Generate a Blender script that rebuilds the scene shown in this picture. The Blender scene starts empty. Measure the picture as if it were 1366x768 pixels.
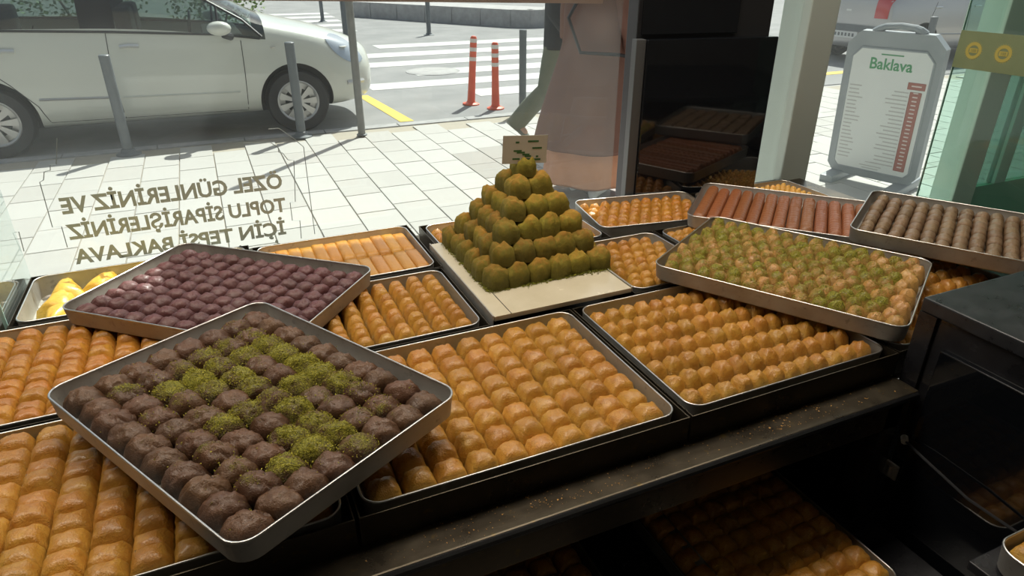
import bpy, bmesh, math, random
from mathutils import Vector, Matrix, noise
from mathutils.bvhtree import BVHTree
R = math.radians
rnd = random.Random(7)
S = bpy.context.scene
COL = S.collection

# ------------------------------------------------------------------ camera
CAM_Z = 1.53
cd = bpy.data.cameras.new('camera'); cam = bpy.data.objects.new('camera', cd); COL.objects.link(cam)
cd.sensor_fit = 'HORIZONTAL'; cd.sensor_width = 36.0; cd.lens = 890 / 1366 * 36
cd.clip_start = 0.03; cd.clip_end = 200
cam.location = (0, 0, CAM_Z); cam.rotation_euler = (R(90 - 26.2), 0, R(-24))
S.camera = cam
# ------------------------------------------------------------------ world, sun, lamps, exposure
S.view_settings.view_transform = 'Standard'; S.view_settings.look = 'None'
S.view_settings.gamma = 1; S.view_settings.use_curve_mapping = False
S.view_settings.exposure = 0.0
wd = bpy.data.worlds.new('sky'); S.world = wd; wd.use_nodes = True
nt = wd.node_tree; bg = nt.nodes['Background']
sky = nt.nodes.new('ShaderNodeTexSky'); sky.sky_type = 'NISHITA'; sky.sun_disc = False
sky.sun_elevation = R(52); sky.sun_rotation = R(44); sky.air_density = 1.0; sky.dust_density = 2.5
hz = nt.nodes.new('ShaderNodeHueSaturation'); hz.inputs['Saturation'].default_value = 0.55      # a hazy, whitish sky
nt.links.new(sky.outputs[0], hz.inputs['Color']); nt.links.new(hz.outputs[0], bg.inputs[0]); bg.inputs[1].default_value = 0.13
sl = bpy.data.lights.new('sun', 'SUN'); sl.energy = 6.8; sl.angle = R(0.6); sl.color = (1, 0.965, 0.91)
sun = bpy.data.objects.new('sun', sl); COL.objects.link(sun)
sd = Vector((0.695, 0.719, math.tan(R(52)))).normalized()      # towards the sun, read off the bollard shadows
sun.rotation_euler = sd.to_track_quat('Z', 'Y').to_euler(); sun.location = sd * 20
LAMPS = [(-0.95, 1.25, 2.5, 11), (0.0, 1.25, 2.5, 11), (0.95, 1.25, 2.5, 11), (1.9, 1.25, 2.5, 9)]   # unseen panels added to brighten the display: x, y, z, watts

# ------------------------------------------------------------------ helpers
def tag(o, label=None, cat=None, group=None, kind=None):
    if label: o['label'] = label
    if cat: o['category'] = cat
    if group: o['group'] = group
    if kind: o['kind'] = kind
    return o
def link(name, me, mat=None, parent=None, loc=(0, 0, 0), rz=0.0):
    if mat is not None and not me.materials:
        for m in (mat if isinstance(mat, (list, tuple)) else [mat]): me.materials.append(m)
    o = bpy.data.objects.new(name, me); COL.objects.link(o)
    o.location = loc
    if rz: o.rotation_euler = (0, 0, rz)
    if parent: o.parent = parent
    return o
def empty(name, loc=(0, 0, 0), rz=0.0, label=None, cat=None, group=None):
    o = bpy.data.objects.new(name, None); COL.objects.link(o); o.location = loc; o.rotation_euler = (0, 0, rz)
    o.empty_display_size = 0.05
    return tag(o, label, cat, group)
def mesh(name, V, Fc, smooth=False):
    me = bpy.data.meshes.new(name); me.from_pydata([tuple(v) for v in V], [], Fc); me.update()
    if smooth: me.polygons.foreach_set('use_smooth', [True] * len(me.polygons))
    return me
class MB:
    def __init__(s): s.V = []; s.F = []
    def add(s, V, Fc):
        n = len(s.V); s.V += [tuple(v) for v in V]; s.F += [tuple(i + n for i in f) for f in Fc]; return s
    def box(s, x0, x1, y0, y1, z0, z1, b=0.0):
        if b <= 0:
            V = [(x, y, z) for z in (z0, z1) for x, y in ((x0, y0), (x1, y0), (x1, y1), (x0, y1))]
            return s.add(V, [(3, 2, 1, 0), (4, 5, 6, 7), (0, 1, 5, 4), (1, 2, 6, 5), (2, 3, 7, 6), (3, 0, 4, 7)])
        bm = bmesh.new(); bmesh.ops.create_cube(bm, size=1)
        for v in bm.verts: v.co = Vector(((x0 + x1) / 2 + v.co.x * (x1 - x0), (y0 + y1) / 2 + v.co.y * (y1 - y0), (z0 + z1) / 2 + v.co.z * (z1 - z0)))
        bmesh.ops.bevel(bm, geom=bm.edges[:], offset=b, segments=2, affect='EDGES', profile=0.6)
        bm.verts.index_update(); s.add([v.co for v in bm.verts], [[v.index for v in f.verts] for f in bm.faces]); bm.free(); return s
    def rings(s, rings, closed=True, cap=True):
        n = len(rings[0]); V = [p for r in rings for p in r]; Fc = []
        for i in range(len(rings) - 1):
            for j in range(n if closed else n - 1):
                a, b = i * n + j, i * n + (j + 1) % n
                Fc.append((a, b, b + n, a + n))
        if cap and closed:
            Fc.append(tuple(reversed(range(n)))); Fc.append(tuple(range((len(rings) - 1) * n, len(rings) * n)))
        return s.add(V, Fc)
    def lathe(s, prof, n=16, c=(0, 0, 0), cap=True):
        return s.rings([[(c[0] + r * math.cos(2 * math.pi * k / n), c[1] + r * math.sin(2 * math.pi * k / n), c[2] + z) for k in range(n)] for r, z in prof], True, cap)
    def tube(s, pts, r, n=8, closed=False, cap=True):
        pts = [Vector(p) for p in pts]; rs = r if isinstance(r, (list, tuple)) else [r] * len(pts); rings = []
        m = len(pts); up = Vector((0, 0, 1)); prev = None
        for i, p in enumerate(pts):
            a = pts[(i - 1) % m] if (closed or i) else p; b = pts[(i + 1) % m] if (closed or i < m - 1) else p
            t = (b - a).normalized()
            if prev is None: x = t.cross(up); x = t.cross(Vector((1, 0, 0))) if x.length < 1e-3 else x
            else: x = prev - t * prev.dot(t)
            x.normalize(); prev = x; y = t.cross(x)
            rings.append([p + (x * math.cos(2 * math.pi * k / n) + y * math.sin(2 * math.pi * k / n)) * rs[i] for k in range(n)])
        if closed: rings.append(rings[0])
        return s.rings(rings, True, cap and not closed)
    def build(s, name, mat, parent=None, loc=(0, 0, 0), rz=0.0, smooth=False):
        return link(name, mesh(name, s.V, s.F, smooth), mat, parent, loc, rz)
def box_obj(name, x0, x1, y0, y1, z0, z1, mat, parent=None, b=0.0): return MB().box(x0, x1, y0, y1, z0, z1, b).build(name, mat, parent)
def autosmooth(me, ang=35):
    me.polygons.foreach_set('use_smooth', [True] * len(me.polygons))
    try: me.set_sharp_from_angle(angle=R(ang))
    except Exception: pass
    return me
def evaluated(o):
    dg = bpy.context.evaluated_depsgraph_get(); dg.update()
    me = bpy.data.meshes.new_from_object(o.evaluated_get(dg)); me.name = o.name; return me
def baked(o):
    """replace an object's mesh by its modified one"""
    me = evaluated(o); o.modifiers.clear(); o.data = me; return o

# pixel <-> world (only used to measure and to skip pieces nobody can see)
FX = 890.0
fw = Vector((math.sin(R(24)) * math.cos(R(26.2)), math.cos(R(24)) * math.cos(R(26.2)), -math.sin(R(26.2))))
rt = Vector((math.cos(R(24)), -math.sin(R(24)), 0)); upv = rt.cross(fw); CC = Vector((0, 0, CAM_Z))
def pr(p):
    d = Vector(p) - CC; w = d.dot(fw)
    return (683 + FX * d.dot(rt) / w, 384 - FX * d.dot(upv) / w) if w > 0.05 else (-9999, -9999)
def hull(pts):
    pts = sorted(set(pts)); 
    def half(ps):
        h = []
        for p in ps:
            while len(h) > 1 and (h[-1][0] - h[-2][0]) * (p[1] - h[-2][1]) - (h[-1][1] - h[-2][1]) * (p[0] - h[-2][0]) <= 0: h.pop()
            h.append(p)
        return h[:-1]
    return half(pts) + half(pts[::-1])
def depth_in(h, p):
    d = 1e9
    for i in range(len(h)):
        a, b = h[i], h[(i + 1) % len(h)]; ex, ey = b[0] - a[0], b[1] - a[1]; L = math.hypot(ex, ey)
        d = min(d, (ex * (p[1] - a[1]) - ey * (p[0] - a[0])) / L)
    return d
OCC = {}
def seen(p, m=14, occ=('choc', 'plum', 'pist', 'brown', 'roll')):
    x, y = pr(p)
    if not (-40 < x < 1406 and -40 < y < 808): return False
    return not any(depth_in(OCC[k], (x, y)) > 40 for k in occ)
ORD = 'zeroth first second third fourth fifth sixth seventh eighth ninth tenth eleventh twelfth thirteenth fourteenth fifteenth sixteenth seventeenth'.split()

# ------------------------------------------------------------------ materials
class NT:
    def __init__(s, name):
        s.m = bpy.data.materials.new(name); s.m.use_nodes = True; s.t = s.m.node_tree; s.t.nodes.clear()
        s.out = s.t.nodes.new('ShaderNodeOutputMaterial')
    def n(s, typ, **kw):
        nd = s.t.nodes.new('ShaderNode' + typ)
        for k, v in kw.items():
            if k.startswith('_'): setattr(nd, k[1:], v)
            else:
                key = int(k[1:]) if k[0] == 'i' and k[1:].isdigit() else k.replace('__', ' ')
                s.set(nd.inputs[key], v)
        return nd
    def set(s, inp, v):
        if isinstance(v, bpy.types.NodeSocket): s.t.links.new(v, inp)
        elif isinstance(v, (tuple, list)) and len(v) == 3 and inp.type == 'RGBA': inp.default_value = (*v, 1)
        else: inp.default_value = v
    def tex(s, which='Object'): return s.n('TexCoord').outputs[which]
    def noise(s, vec, scale, detail=3, rough=0.55): return s.n('TexNoise', Vector=vec, Scale=scale, Detail=detail, Roughness=rough).outputs[0]
    def ramp(s, f, *stops):
        nd = s.n('ValToRGB', Fac=f); e = nd.color_ramp.elements
        while len(e) < len(stops): e.new(0.5)
        for i, (p, c) in enumerate(stops): e[i].position = p; e[i].color = (*c, 1) if len(c) == 3 else c
        return nd.outputs[0]
    def mix(s, f, a, b, blend='MIX'):
        nd = s.t.nodes.new('ShaderNodeMix'); nd.data_type = 'RGBA'; nd.blend_type = blend
        s.set(nd.inputs[0], f); s.set(nd.inputs[6], a); s.set(nd.inputs[7], b); return nd.outputs[2]
    def math(s, op, a, b=0.0, clamp=False):
        nd = s.t.nodes.new('ShaderNodeMath'); nd.operation = op; nd.use_clamp = clamp; s.set(nd.inputs[0], a); s.set(nd.inputs[1], b); return nd.outputs[0]
    def maprange(s, f, a, b, c=0.0, d=1.0): return s.n('MapRange', i0=f, i1=a, i2=b, i3=c, i4=d).outputs[0]
    def bump(s, h, strength, dist=0.002): return s.n('Bump', Height=h, Strength=strength, Distance=dist).outputs[0]
    def pbr(s, **kw):
        nd = s.n('BsdfPrincipled', **kw); s.t.links.new(nd.outputs[0], s.out.inputs[0]); s.p = nd; return s.m
def plain(name, col, rough=0.5, metal=0.0, **kw): return NT(name).pbr(Base__Color=col, Roughness=rough, Metallic=metal, **kw)
def worn(name, c1, c2, scale, rough=(0.3, 0.5), metal=0.0, bump=0.05, bscale=None, coord='Object', **kw):
    t = NT(name); v = t.tex(coord); n = t.noise(v, scale, 5, 0.6)
    col = t.ramp(n, (0.35, c1), (0.65, c2)); r = t.maprange(n, 0.3, 0.7, *rough)
    b = t.bump(t.noise(v, bscale or scale * 6, 4), bump)
    return t.pbr(Base__Color=col, Roughness=r, Metallic=metal, Normal=b, **kw)

def pastry(name, side, mid, top, scale=60, rough=0.36, coat=0.25, bump=0.5, layers=True, dust=False, zlo=0.15, zhi=0.95, vary=0.14, speck=0.35):
    t = NT(name); ob = t.tex('Object'); ge = t.tex('Generated'); info = t.n('ObjectInfo').outputs['Random']
    off = t.n('VectorMath', _operation='ADD', i0=ob, i1=t.n('CombineXYZ', X=t.math('MULTIPLY', info, 9.0), Y=t.math('MULTIPLY', info, 5.0)).outputs[0]).outputs[0]
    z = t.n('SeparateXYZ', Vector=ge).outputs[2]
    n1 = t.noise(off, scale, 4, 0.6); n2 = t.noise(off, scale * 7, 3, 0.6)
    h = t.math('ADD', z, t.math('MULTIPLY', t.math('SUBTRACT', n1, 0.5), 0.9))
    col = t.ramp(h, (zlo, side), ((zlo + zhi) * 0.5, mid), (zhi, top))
    col = t.mix(t.maprange(n2, 0.52, 0.72, 0, speck), col, tuple(c * 0.55 for c in top))
    hsv = t.n('HueSaturation', Hue=t.maprange(info, 0, 1, 0.495, 0.506), Value=t.maprange(t.math('FRACT', t.math('MULTIPLY', info, 17.3)), 0, 1, 1 - vary, 1 + vary * 0.6), Color=col)
    col = hsv.outputs[0]; bh = t.math('ADD', t.math('MULTIPLY', n1, 0.9), t.math('MULTIPLY', n2, 0.5))
    if layers:
        w = t.n('TexWave', Vector=off, Scale=130.0, Distortion=3.0, Detail=2.0, _bands_direction='Z').outputs[1]
        msk = t.maprange(z, 0.75, 0.3, 0, 1)
        col = t.mix(t.math('MULTIPLY', t.math('MULTIPLY', w, msk), 0.35), col, tuple(c * 0.5 for c in mid))
        bh = t.math('ADD', bh, t.math('MULTIPLY', t.math('MULTIPLY', w, msk), 0.35))
    r = rough
    if dust:
        at = t.n('Attribute', _attribute_type='OBJECT', _attribute_name='dust').outputs['Fac']
        d0 = t.noise(off, 38, 3, 0.6); df = t.noise(off, 420, 2, 0.7)
        msk = t.math('ADD', t.math('ADD', d0, t.math('MULTIPLY', df, 0.45)), t.math('ADD', t.math('MULTIPLY', z, 0.35), t.math('MULTIPLY', at, 0.75)))
        msk = t.maprange(msk, 1.2, 1.46)
        g = t.ramp(df, (0.3, (0.10, 0.105, 0.006)), (0.5, (0.27, 0.25, 0.012)), (0.72, (0.46, 0.40, 0.04)))
        col = t.mix(msk, col, g); bh = t.math('ADD', bh, t.math('MULTIPLY', t.math('MULTIPLY', df, msk), 1.4)); r = t.maprange(msk, 0, 1, rough, 0.75)
    return t.pbr(Base__Color=col, Roughness=r, Coat__Weight=coat, Coat__Roughness=0.25, Normal=t.bump(bh, bump, 0.003))

M = {}
M['gold'] = pastry('golden_phyllo', (0.66, 0.43, 0.12), (0.68, 0.38, 0.07), (0.52, 0.225, 0.03), scale=55, bump=0.9, rough=0.30, coat=0.3)
M['gold_deep'] = pastry('amber_phyllo', (0.62, 0.36, 0.08), (0.66, 0.335, 0.052), (0.52, 0.205, 0.024), rough=0.28, coat=0.35, bump=0.8)
M['gold_flat'] = pastry('orange_phyllo', (0.56, 0.28, 0.05), (0.62, 0.30, 0.045), (0.56, 0.25, 0.03), vary=0.10)
M['cream'] = pastry('pale_phyllo', (0.8, 0.5, 0.14), (0.82, 0.5, 0.12), (0.78, 0.40, 0.07))
M['yellow'] = pastry('yellow_phyllo', (0.75, 0.55, 0.06), (0.82, 0.56, 0.07), (0.78, 0.44, 0.045), scale=30)
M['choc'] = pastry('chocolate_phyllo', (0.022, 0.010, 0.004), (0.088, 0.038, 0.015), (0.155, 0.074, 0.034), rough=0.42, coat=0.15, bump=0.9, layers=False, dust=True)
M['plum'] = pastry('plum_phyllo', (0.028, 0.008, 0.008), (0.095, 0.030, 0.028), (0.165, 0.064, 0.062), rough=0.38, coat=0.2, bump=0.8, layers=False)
M['pist'] = pastry('dusted_phyllo', (0.54, 0.31, 0.08), (0.60, 0.345, 0.10), (0.54, 0.27, 0.075), dust=True, bump=0.8)
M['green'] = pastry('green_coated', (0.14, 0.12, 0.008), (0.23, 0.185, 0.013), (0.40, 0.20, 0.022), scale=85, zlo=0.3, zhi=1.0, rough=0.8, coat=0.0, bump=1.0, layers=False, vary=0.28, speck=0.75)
M['brown'] = pastry('brown_ridged', (0.24, 0.075, 0.02), (0.33, 0.115, 0.036), (0.31, 0.11, 0.04), rough=0.45, bump=0.6, layers=False, vary=0.1)
M['rolled'] = pastry('walnut_roll', (0.09, 0.045, 0.018), (0.19, 0.105, 0.05), (0.28, 0.175, 0.09), rough=0.32, coat=0.4, bump=1.0, layers=False, scale=120)
M['dimgold'] = M['gold']
def pan_mat(name, c1, c2, rough):
    t = NT(name); v = t.tex('Object'); n = t.noise(v, 9, 5, 0.65); f = t.noise(v, 60, 4, 0.6)
    col = t.ramp(n, (0.3, c1), (0.7, c2)); col = t.mix(t.maprange(f, 0.6, 0.72, 0, 0.5), col, tuple(c * 0.45 for c in c1))
    return t.pbr(Base__Color=col, Roughness=t.maprange(n, 0.3, 0.7, *rough), Metallic=0.7, Normal=t.bump(f, 0.06))
M['pan'] = pan_mat('aluminium_pan', (0.40, 0.385, 0.35), (0.54, 0.525, 0.49), (0.45, 0.6))
M['pan_dark'] = pan_mat('stained_pan', (0.30, 0.275, 0.24), (0.46, 0.435, 0.39), (0.48, 0.62))
M['rim'] = plain('bright_rim', (0.72, 0.70, 0.66), 0.28, 0.95)
def steel_mat():
    t = NT('dark_steel'); v = t.tex('Object'); n = t.noise(v, 6, 6, 0.7); f = t.noise(v, 45, 4, 0.6); sp = t.noise(v, 190, 2, 0.5)
    col = t.ramp(n, (0.3, (0.055, 0.045, 0.032)), (0.7, (0.11, 0.09, 0.062)))
    col = t.mix(t.maprange(f, 0.62, 0.74, 0, 0.55), col, (0.20, 0.13, 0.03)); col = t.mix(t.maprange(sp, 0.74, 0.78, 0, 0.8), col, (0.35, 0.22, 0.06))
    return t.pbr(Base__Color=col, Roughness=t.maprange(n, 0.3, 0.7, 0.22, 0.42), Metallic=0.75, Normal=t.bump(f, 0.05))
M['steel'] = steel_mat()
M['black'] = worn('black_laminate', (0.012, 0.012, 0.014), (0.022, 0.022, 0.025), 14, (0.16, 0.28), 0, 0.02)
M['blackgloss'] = plain('black_glass', (0.006, 0.007, 0.009), 0.045, 0.0, IOR=1.75)
M['blackmat'] = plain('black_plastic', (0.014, 0.014, 0.016), 0.45)
M['speck'] = worn('dusty_black_top', (0.018, 0.020, 0.024), (0.030, 0.033, 0.038), 40, (0.25, 0.38), 0, 0.02)
M['white'] = plain('white_paint', (0.80, 0.80, 0.78), 0.45)
M['wall'] = worn('painted_wall', (0.24, 0.22, 0.20), (0.28, 0.26, 0.235), 8, (0.6, 0.7), 0, 0.02)
M['ceil'] = plain('ceiling_paint', (0.45, 0.44, 0.42), 0.8)
M['floor'] = worn('floor_tile', (0.07, 0.065, 0.06), (0.10, 0.093, 0.085), 5, (0.3, 0.45))
def glass_mat(name, tint, haze, hazecol=(0.8, 0.85, 0.85), ior=1.45, gl=1.0):
    t = NT(name); fr = t.n('Fresnel', IOR=ior).outputs[0]
    tr = t.n('BsdfTransparent', Color=tint).outputs[0]; gls = t.n('BsdfGlossy', Color=(1, 1, 1), Roughness=0.01).outputs[0]
    df = t.n('BsdfDiffuse', Color=hazecol).outputs[0]; tl = t.n('BsdfTranslucent', Color=hazecol).outputs[0]
    ad = t.n('MixShader', i0=0.6, i1=df, i2=tl).outputs[0]
    nz = t.noise(t.tex('Object'), 3.0, 4, 0.6)
    a = t.n('MixShader', i0=t.maprange(nz, 0.25, 0.75, haze * 0.6, haze * 1.4), i1=tr, i2=ad).outputs[0]
    b = t.n('MixShader', i0=t.math('MULTIPLY', t.math('MULTIPLY', fr, gl), t.math('SUBTRACT', 1.0, t.n('NewGeometry').outputs['Backfacing'])), i1=a, i2=gls).outputs[0]
    t.t.links.new(b, t.out.inputs[0]); return t.m
M['glass'] = glass_mat('dusty_window_glass', (0.93, 0.97, 0.95), 0.032)
M['glass_green'] = glass_mat('green_edge_glass', (0.80, 0.93, 0.88), 0.05, (0.6, 0.85, 0.75))
M['glass_side'] = glass_mat('hazy_side_glass', (0.90, 0.95, 0.94), 0.10)
M['carglass'] = glass_mat('car_glass', (0.42, 0.50, 0.47), 0.02, ior=1.7)
M['edge'] = plain('glass_edge', (0.45, 0.68, 0.62), 0.15)

# ================================================================== large structure
st = lambda o: tag(o, kind='structure')
st(box_obj('floor', -3.2, 4.4, -2.6, 1.84, -0.05, 0.0, M['floor']))
st(box_obj('ceiling', -3.2, 4.4, -2.6, 1.95, 2.8, 2.9, M['ceil']))
st(box_obj('wall_back', -3.2, 4.4, -2.7, -2.6, 0, 2.8, M['wall']))
st(box_obj('wall_left', -3.3, -3.2, -2.6, 1.95, 0, 2.8, M['wall']))
st(box_obj('wall_right', 4.4, 4.5, -2.6, 1.95, 0, 2.8, M['wall']))
st(box_obj('wall_front', -3.2, -1.3, 1.84, 1.95, 0, 2.8, M['wall']))
st(box_obj('trim_1', -1.3, 4.4, 1.84, 1.95, 0, 0.36, M['white']))            # low sill wall under the panes
st(box_obj('trim_2', -1.3, 4.4, 1.84, 1.95, 2.35, 2.8, M['white']))          # lintel

# ground outside
t = NT('asphalt'); v = t.tex('Object'); n = t.noise(v, 1.2, 5, 0.6); f = t.noise(v, 160, 3, 0.7)
c = t.ramp(n, (0.35, (0.23, 0.23, 0.228)), (0.65, (0.31, 0.306, 0.30))); c = t.mix(t.maprange(f, 0.4, 0.7, 0, 0.35), c, (0.16, 0.16, 0.16))
M['asphalt'] = t.pbr(Base__Color=c, Roughness=0.85, Normal=t.bump(f, 0.3, 0.004))
t = NT('paver'); v = t.tex('Object'); info = t.n('ObjectInfo').outputs['Random']
off = t.n('VectorMath', _operation='ADD', i0=v, i1=t.n('CombineXYZ', X=t.math('MULTIPLY', info, 31.0)).outputs[0]).outputs[0]
n = t.noise(off, 7, 4, 0.6); f = t.noise(off, 220, 2, 0.6); tone = t.n('Attribute', _attribute_type='OBJECT', _attribute_name='tone').outputs['Fac']
c = t.mix(t.math('ADD', t.math('MULTIPLY', n, 0.25), tone), (0.50, 0.49, 0.46), (0.335, 0.31, 0.28)); c = t.mix(t.maprange(f, 0.5, 0.75, 0, 0.25), c, (0.33, 0.31, 0.28))
M['paver'] = t.pbr(Base__Color=c, Roughness=0.8, Normal=t.bump(f, 0.15, 0.002))
M['grout'] = plain('sand_joint', (0.40, 0.36, 0.29), 0.9)
M['kerb'] = worn('kerb_stone', (0.30, 0.30, 0.295), (0.42, 0.41, 0.40), 9, (0.75, 0.9))
M['stone_far'] = worn('planter_stone', (0.36, 0.35, 0.34), (0.46, 0.45, 0.44), 5, (0.75, 0.9))
M['roadwhite'] = worn('road_paint', (0.52, 0.51, 0.49), (0.62, 0.61, 0.59), 12, (0.7, 0.8))
M['roadyellow'] = worn('yellow_road_paint', (0.62, 0.44, 0.07), (0.70, 0.52, 0.10), 12, (0.7, 0.8))
st(box_obj('street', -14, 40, 6.9, 60, -0.08, -0.02, M['asphalt']))
pav = st(box_obj('pavement', -14, 40, 1.95, 6.76, -0.08, -0.012, M['grout']))
kerb = st(box_obj('kerb', -14, 40, 6.755, 6.90, -0.08, -0.03, M['kerb']))
for i in range(14):
    x = -5.0 + i * 0.75
    box_obj('kerb_stone', x, x + 0.742, 6.76, 6.90, -0.06, 0.0, M['kerb'], kerb, 0.006)
# paving tiles: strips that run away from the shop, joints staggered
tw, tl = 0.272, 0.40
tile = MB().box(-tw / 2 + .004, tw / 2 - .004, -tl / 2 + .004, tl / 2 - .004, -0.03, 0.0, 0.003)
tile_me = mesh('paving_tile', tile.V, tile.F)
cells = []
for i in range(-20, 40):
    for j in range(0, 13):
        x = i * tw + 0.09; y = 1.99 + tl / 2 + j * tl + (0.0, 0.2, 0.1, 0.3)[i % 4]
        if y + tl / 2 > 6.75: continue
        px = pr((x, y, 0)); vis = -30 < px[0] < 1396 and -30 < px[1] < 470 and (x < 4.2 or y > 3)
        cells.append((0 if vis else 1, x * x + y * y, x, y))
cells.sort()
rest = MB()
for k, (nv, d2, x, y) in enumerate(cells):
    tone = rnd.choice([0.0, 0.0, 0.05, 0.1, 0.15, 0.25]); dz = rnd.uniform(-0.0015, 0.0015)
    if 1.9 < x < 3.1 and 3.6 < y < 5.6 and rnd.random() < 0.75: tone = rnd.uniform(0.55, 0.85)
    if k < 300 and not nv:
        o = link('paving_tile', tile_me, M['paver'], pav, (x, y, dz)); o['tone'] = tone
    else: rest.box(x - tw / 2 + .004, x + tw / 2 - .004, y - tl / 2 + .004, y + tl / 2 - .004, -0.03, dz)
ro = rest.build('paving_tiles', M['paver'], pav); ro['kind'] = 'stuff'; ro['tone'] = 0.1
# road markings: the crossing's stripes, a yellow line, stripes of the next crossing
for i, (y0, y1, x0, x1) in enumerate([(8.05, 8.55, 3.15, 6.6), (9.0, 9.5, 2.0, 7.2), (9.95, 10.5, 2.9, 7.8), (11.05, 11.6, 2.0, 8.4), (12.2, 12.8, 2.0, 9.0), (13.5, 14.1, 3.2, 9.5)]):
    st(box_obj('trim_%d' % (10 + i), x0, x1, y0, y1, -0.0199, -0.016, M['roadwhite']))
st(MB().add([(1.82, 7.0, -.0165), (1.97, 7.0, -.0165), (1.86, 8.7, -.0165), (1.73, 8.7, -.0165)], [(0, 1, 2, 3)]).build('trim_20', M['roadyellow']))
for i in range(5):
    y = 17.2 + i * 1.5; st(box_obj('trim_%d' % (21 + i), 0.2, 3.6 + 0.1 * i, y, y + 0.7, -0.0199, -0.016, M['roadwhite']))
st(box_obj('trim_30', 7.4, 9.2, 7.55, 7.75, -0.0199, -0.016, M['roadyellow']))
mh = empty('manhole_cover', (3.25, 10.3, -0.02), 0, 'grey cast manhole cover set in the street between crossing stripes', 'manhole cover')
MB().lathe([(0.42, -0.01), (0.42, 0.006), (0.40, 0.008)], 24).build('rim_ring', M['kerb'], mh)
MB().lathe([(0.37, 0.0), (0.37, 0.010), (0.35, 0.012)], 24).build('lid', M['stone_far'], mh)
# raised stone planter island across the street
isl = empty('stone_island', (0, 0, 0), 0, 'long low grey stone island kerb across the street', 'kerb')
pts = [(4.3, 22.1), (5.9, 19.2), (7.35, 16.6), (7.75, 16.25), (8.4, 16.25), (9.0, 17.4), (6.0, 23.0)]
MB().rings([[(x + dx, y + .05, z) for x, y in pts for dx in (0.03,)] for z in (-0.02, 0.36)]).build('planter_bed', M['stone_far'], isl)
for a, b in zip(pts[:6], pts[1:6]):
    n_ = max(1, round(math.dist(a, b) / 1.0))
    for k in range(n_):
        p = Vector(a).lerp(b, (k + 0.01) / n_); q = Vector(a).lerp(b, (k + 0.99) / n_); d = (q - p).normalized(); nn = Vector((-d.y, d.x)) * 0.28
        MB().rings([[(p.x, p.y, z), (q.x, q.y, z), (q.x + nn.x, q.y + nn.y, z), (p.x + nn.x, p.y + nn.y, z)] for z in (-0.02, 0.40)]).build('edge_stone', M['stone_far'], isl)

# ------------------------------------------------------------------ shop window
def pane_obj(name, x0, x1, y0, y1, z0, z1, mat=None): return st(box_obj(name, x0, x1, y0, y1, z0, z1, mat or M['glass']))
GV = 1.835
w1 = pane_obj('window_1', -1.3, 1.18, GV, GV + 0.008, 0.36, 2.35)
w2 = pane_obj('window_2', 1.67, 1.91, GV, GV + 0.008, 0.36, 2.35)
w3 = pane_obj('window_3', 2.03, 2.985, GV, GV + 0.008, 0.36, 2.35)
M['palealu'] = plain('pale_aluminium', (0.62, 0.68, 0.62), 0.35, 0.2)
st(box_obj('trim_3', 1.90, 2.03, 1.80, 1.93, 0.36, 2.35, M['palealu'], None, 0.006))
# awning over the pavement: its front edge throws the shade line that crosses the far trays
aw = empty('awning', (0, 0, 0), 0, 'plain fabric awning above the shop window', 'awning')
def slab(u0, u1, vo): return MB().add([(u0, 1.96, 3.5), (u1, 1.96, 3.5), (u1, vo, 3.27), (u0, vo, 3.27), (u0, 1.96, 3.52), (u1, 1.96, 3.52), (u1, vo, 3.29), (u0, vo, 3.29)], [(0, 1, 2, 3), (7, 6, 5, 4), (0, 3, 7, 4), (1, 5, 6, 2), (3, 2, 6, 7), (0, 4, 5, 1)])
M['awncloth'] = plain('awning_cloth', (0.35, 0.30, 0.25), 0.85)
slab(-3, 6.0, 2.87).build('fabric', M['awncloth'], aw); MB().tube([(-3, 2.87, 3.27), (6, 2.87, 3.27)], 0.02).build('front_bar', M['palealu'], aw)
box_obj('light_box', 1.12, 2.02, 2.70, 3.05, 3.20, 3.26, M['palealu'], aw, 0.004)  # unseen box added to keep the sun off some window trays
st(box_obj('wall_front_upper', -3.2, 6.0, 1.84, 1.955, 2.9, 6.0, M['wall']))
# brown bar hung across the top of the pane
bar = empty('brown_bar', (0.028, 1.80, 1.447), 0, 'brown wooden bar hung across the top of the window pane', 'bar')
bm_ = MB().add([(0, 0, 0), (1.06, 0, -0.031), (1.075, 0, 0.06), (0, 0, 0.09), (0, .022, 0), (1.06, .022, -0.031), (1.075, .022, 0.06), (0, .022, 0.09)], [(0, 1, 2, 3), (7, 6, 5, 4), (0, 4, 5, 1), (3, 2, 6, 7), (0, 3, 7, 4), (1, 5, 6, 2)])
M['barwood'] = worn('brown_bar_wood', (0.20, 0.155, 0.13), (0.25, 0.20, 0.17), 6, (0.4, 0.5)); bm_.build('board', M['barwood'], bar)
for x in (0.15, 0.9): MB().tube([(x, 0.011, 0.06), (x, 0.011, 0.903)], 0.0025, 6).build('wire', M['palealu'], bar)
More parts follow.
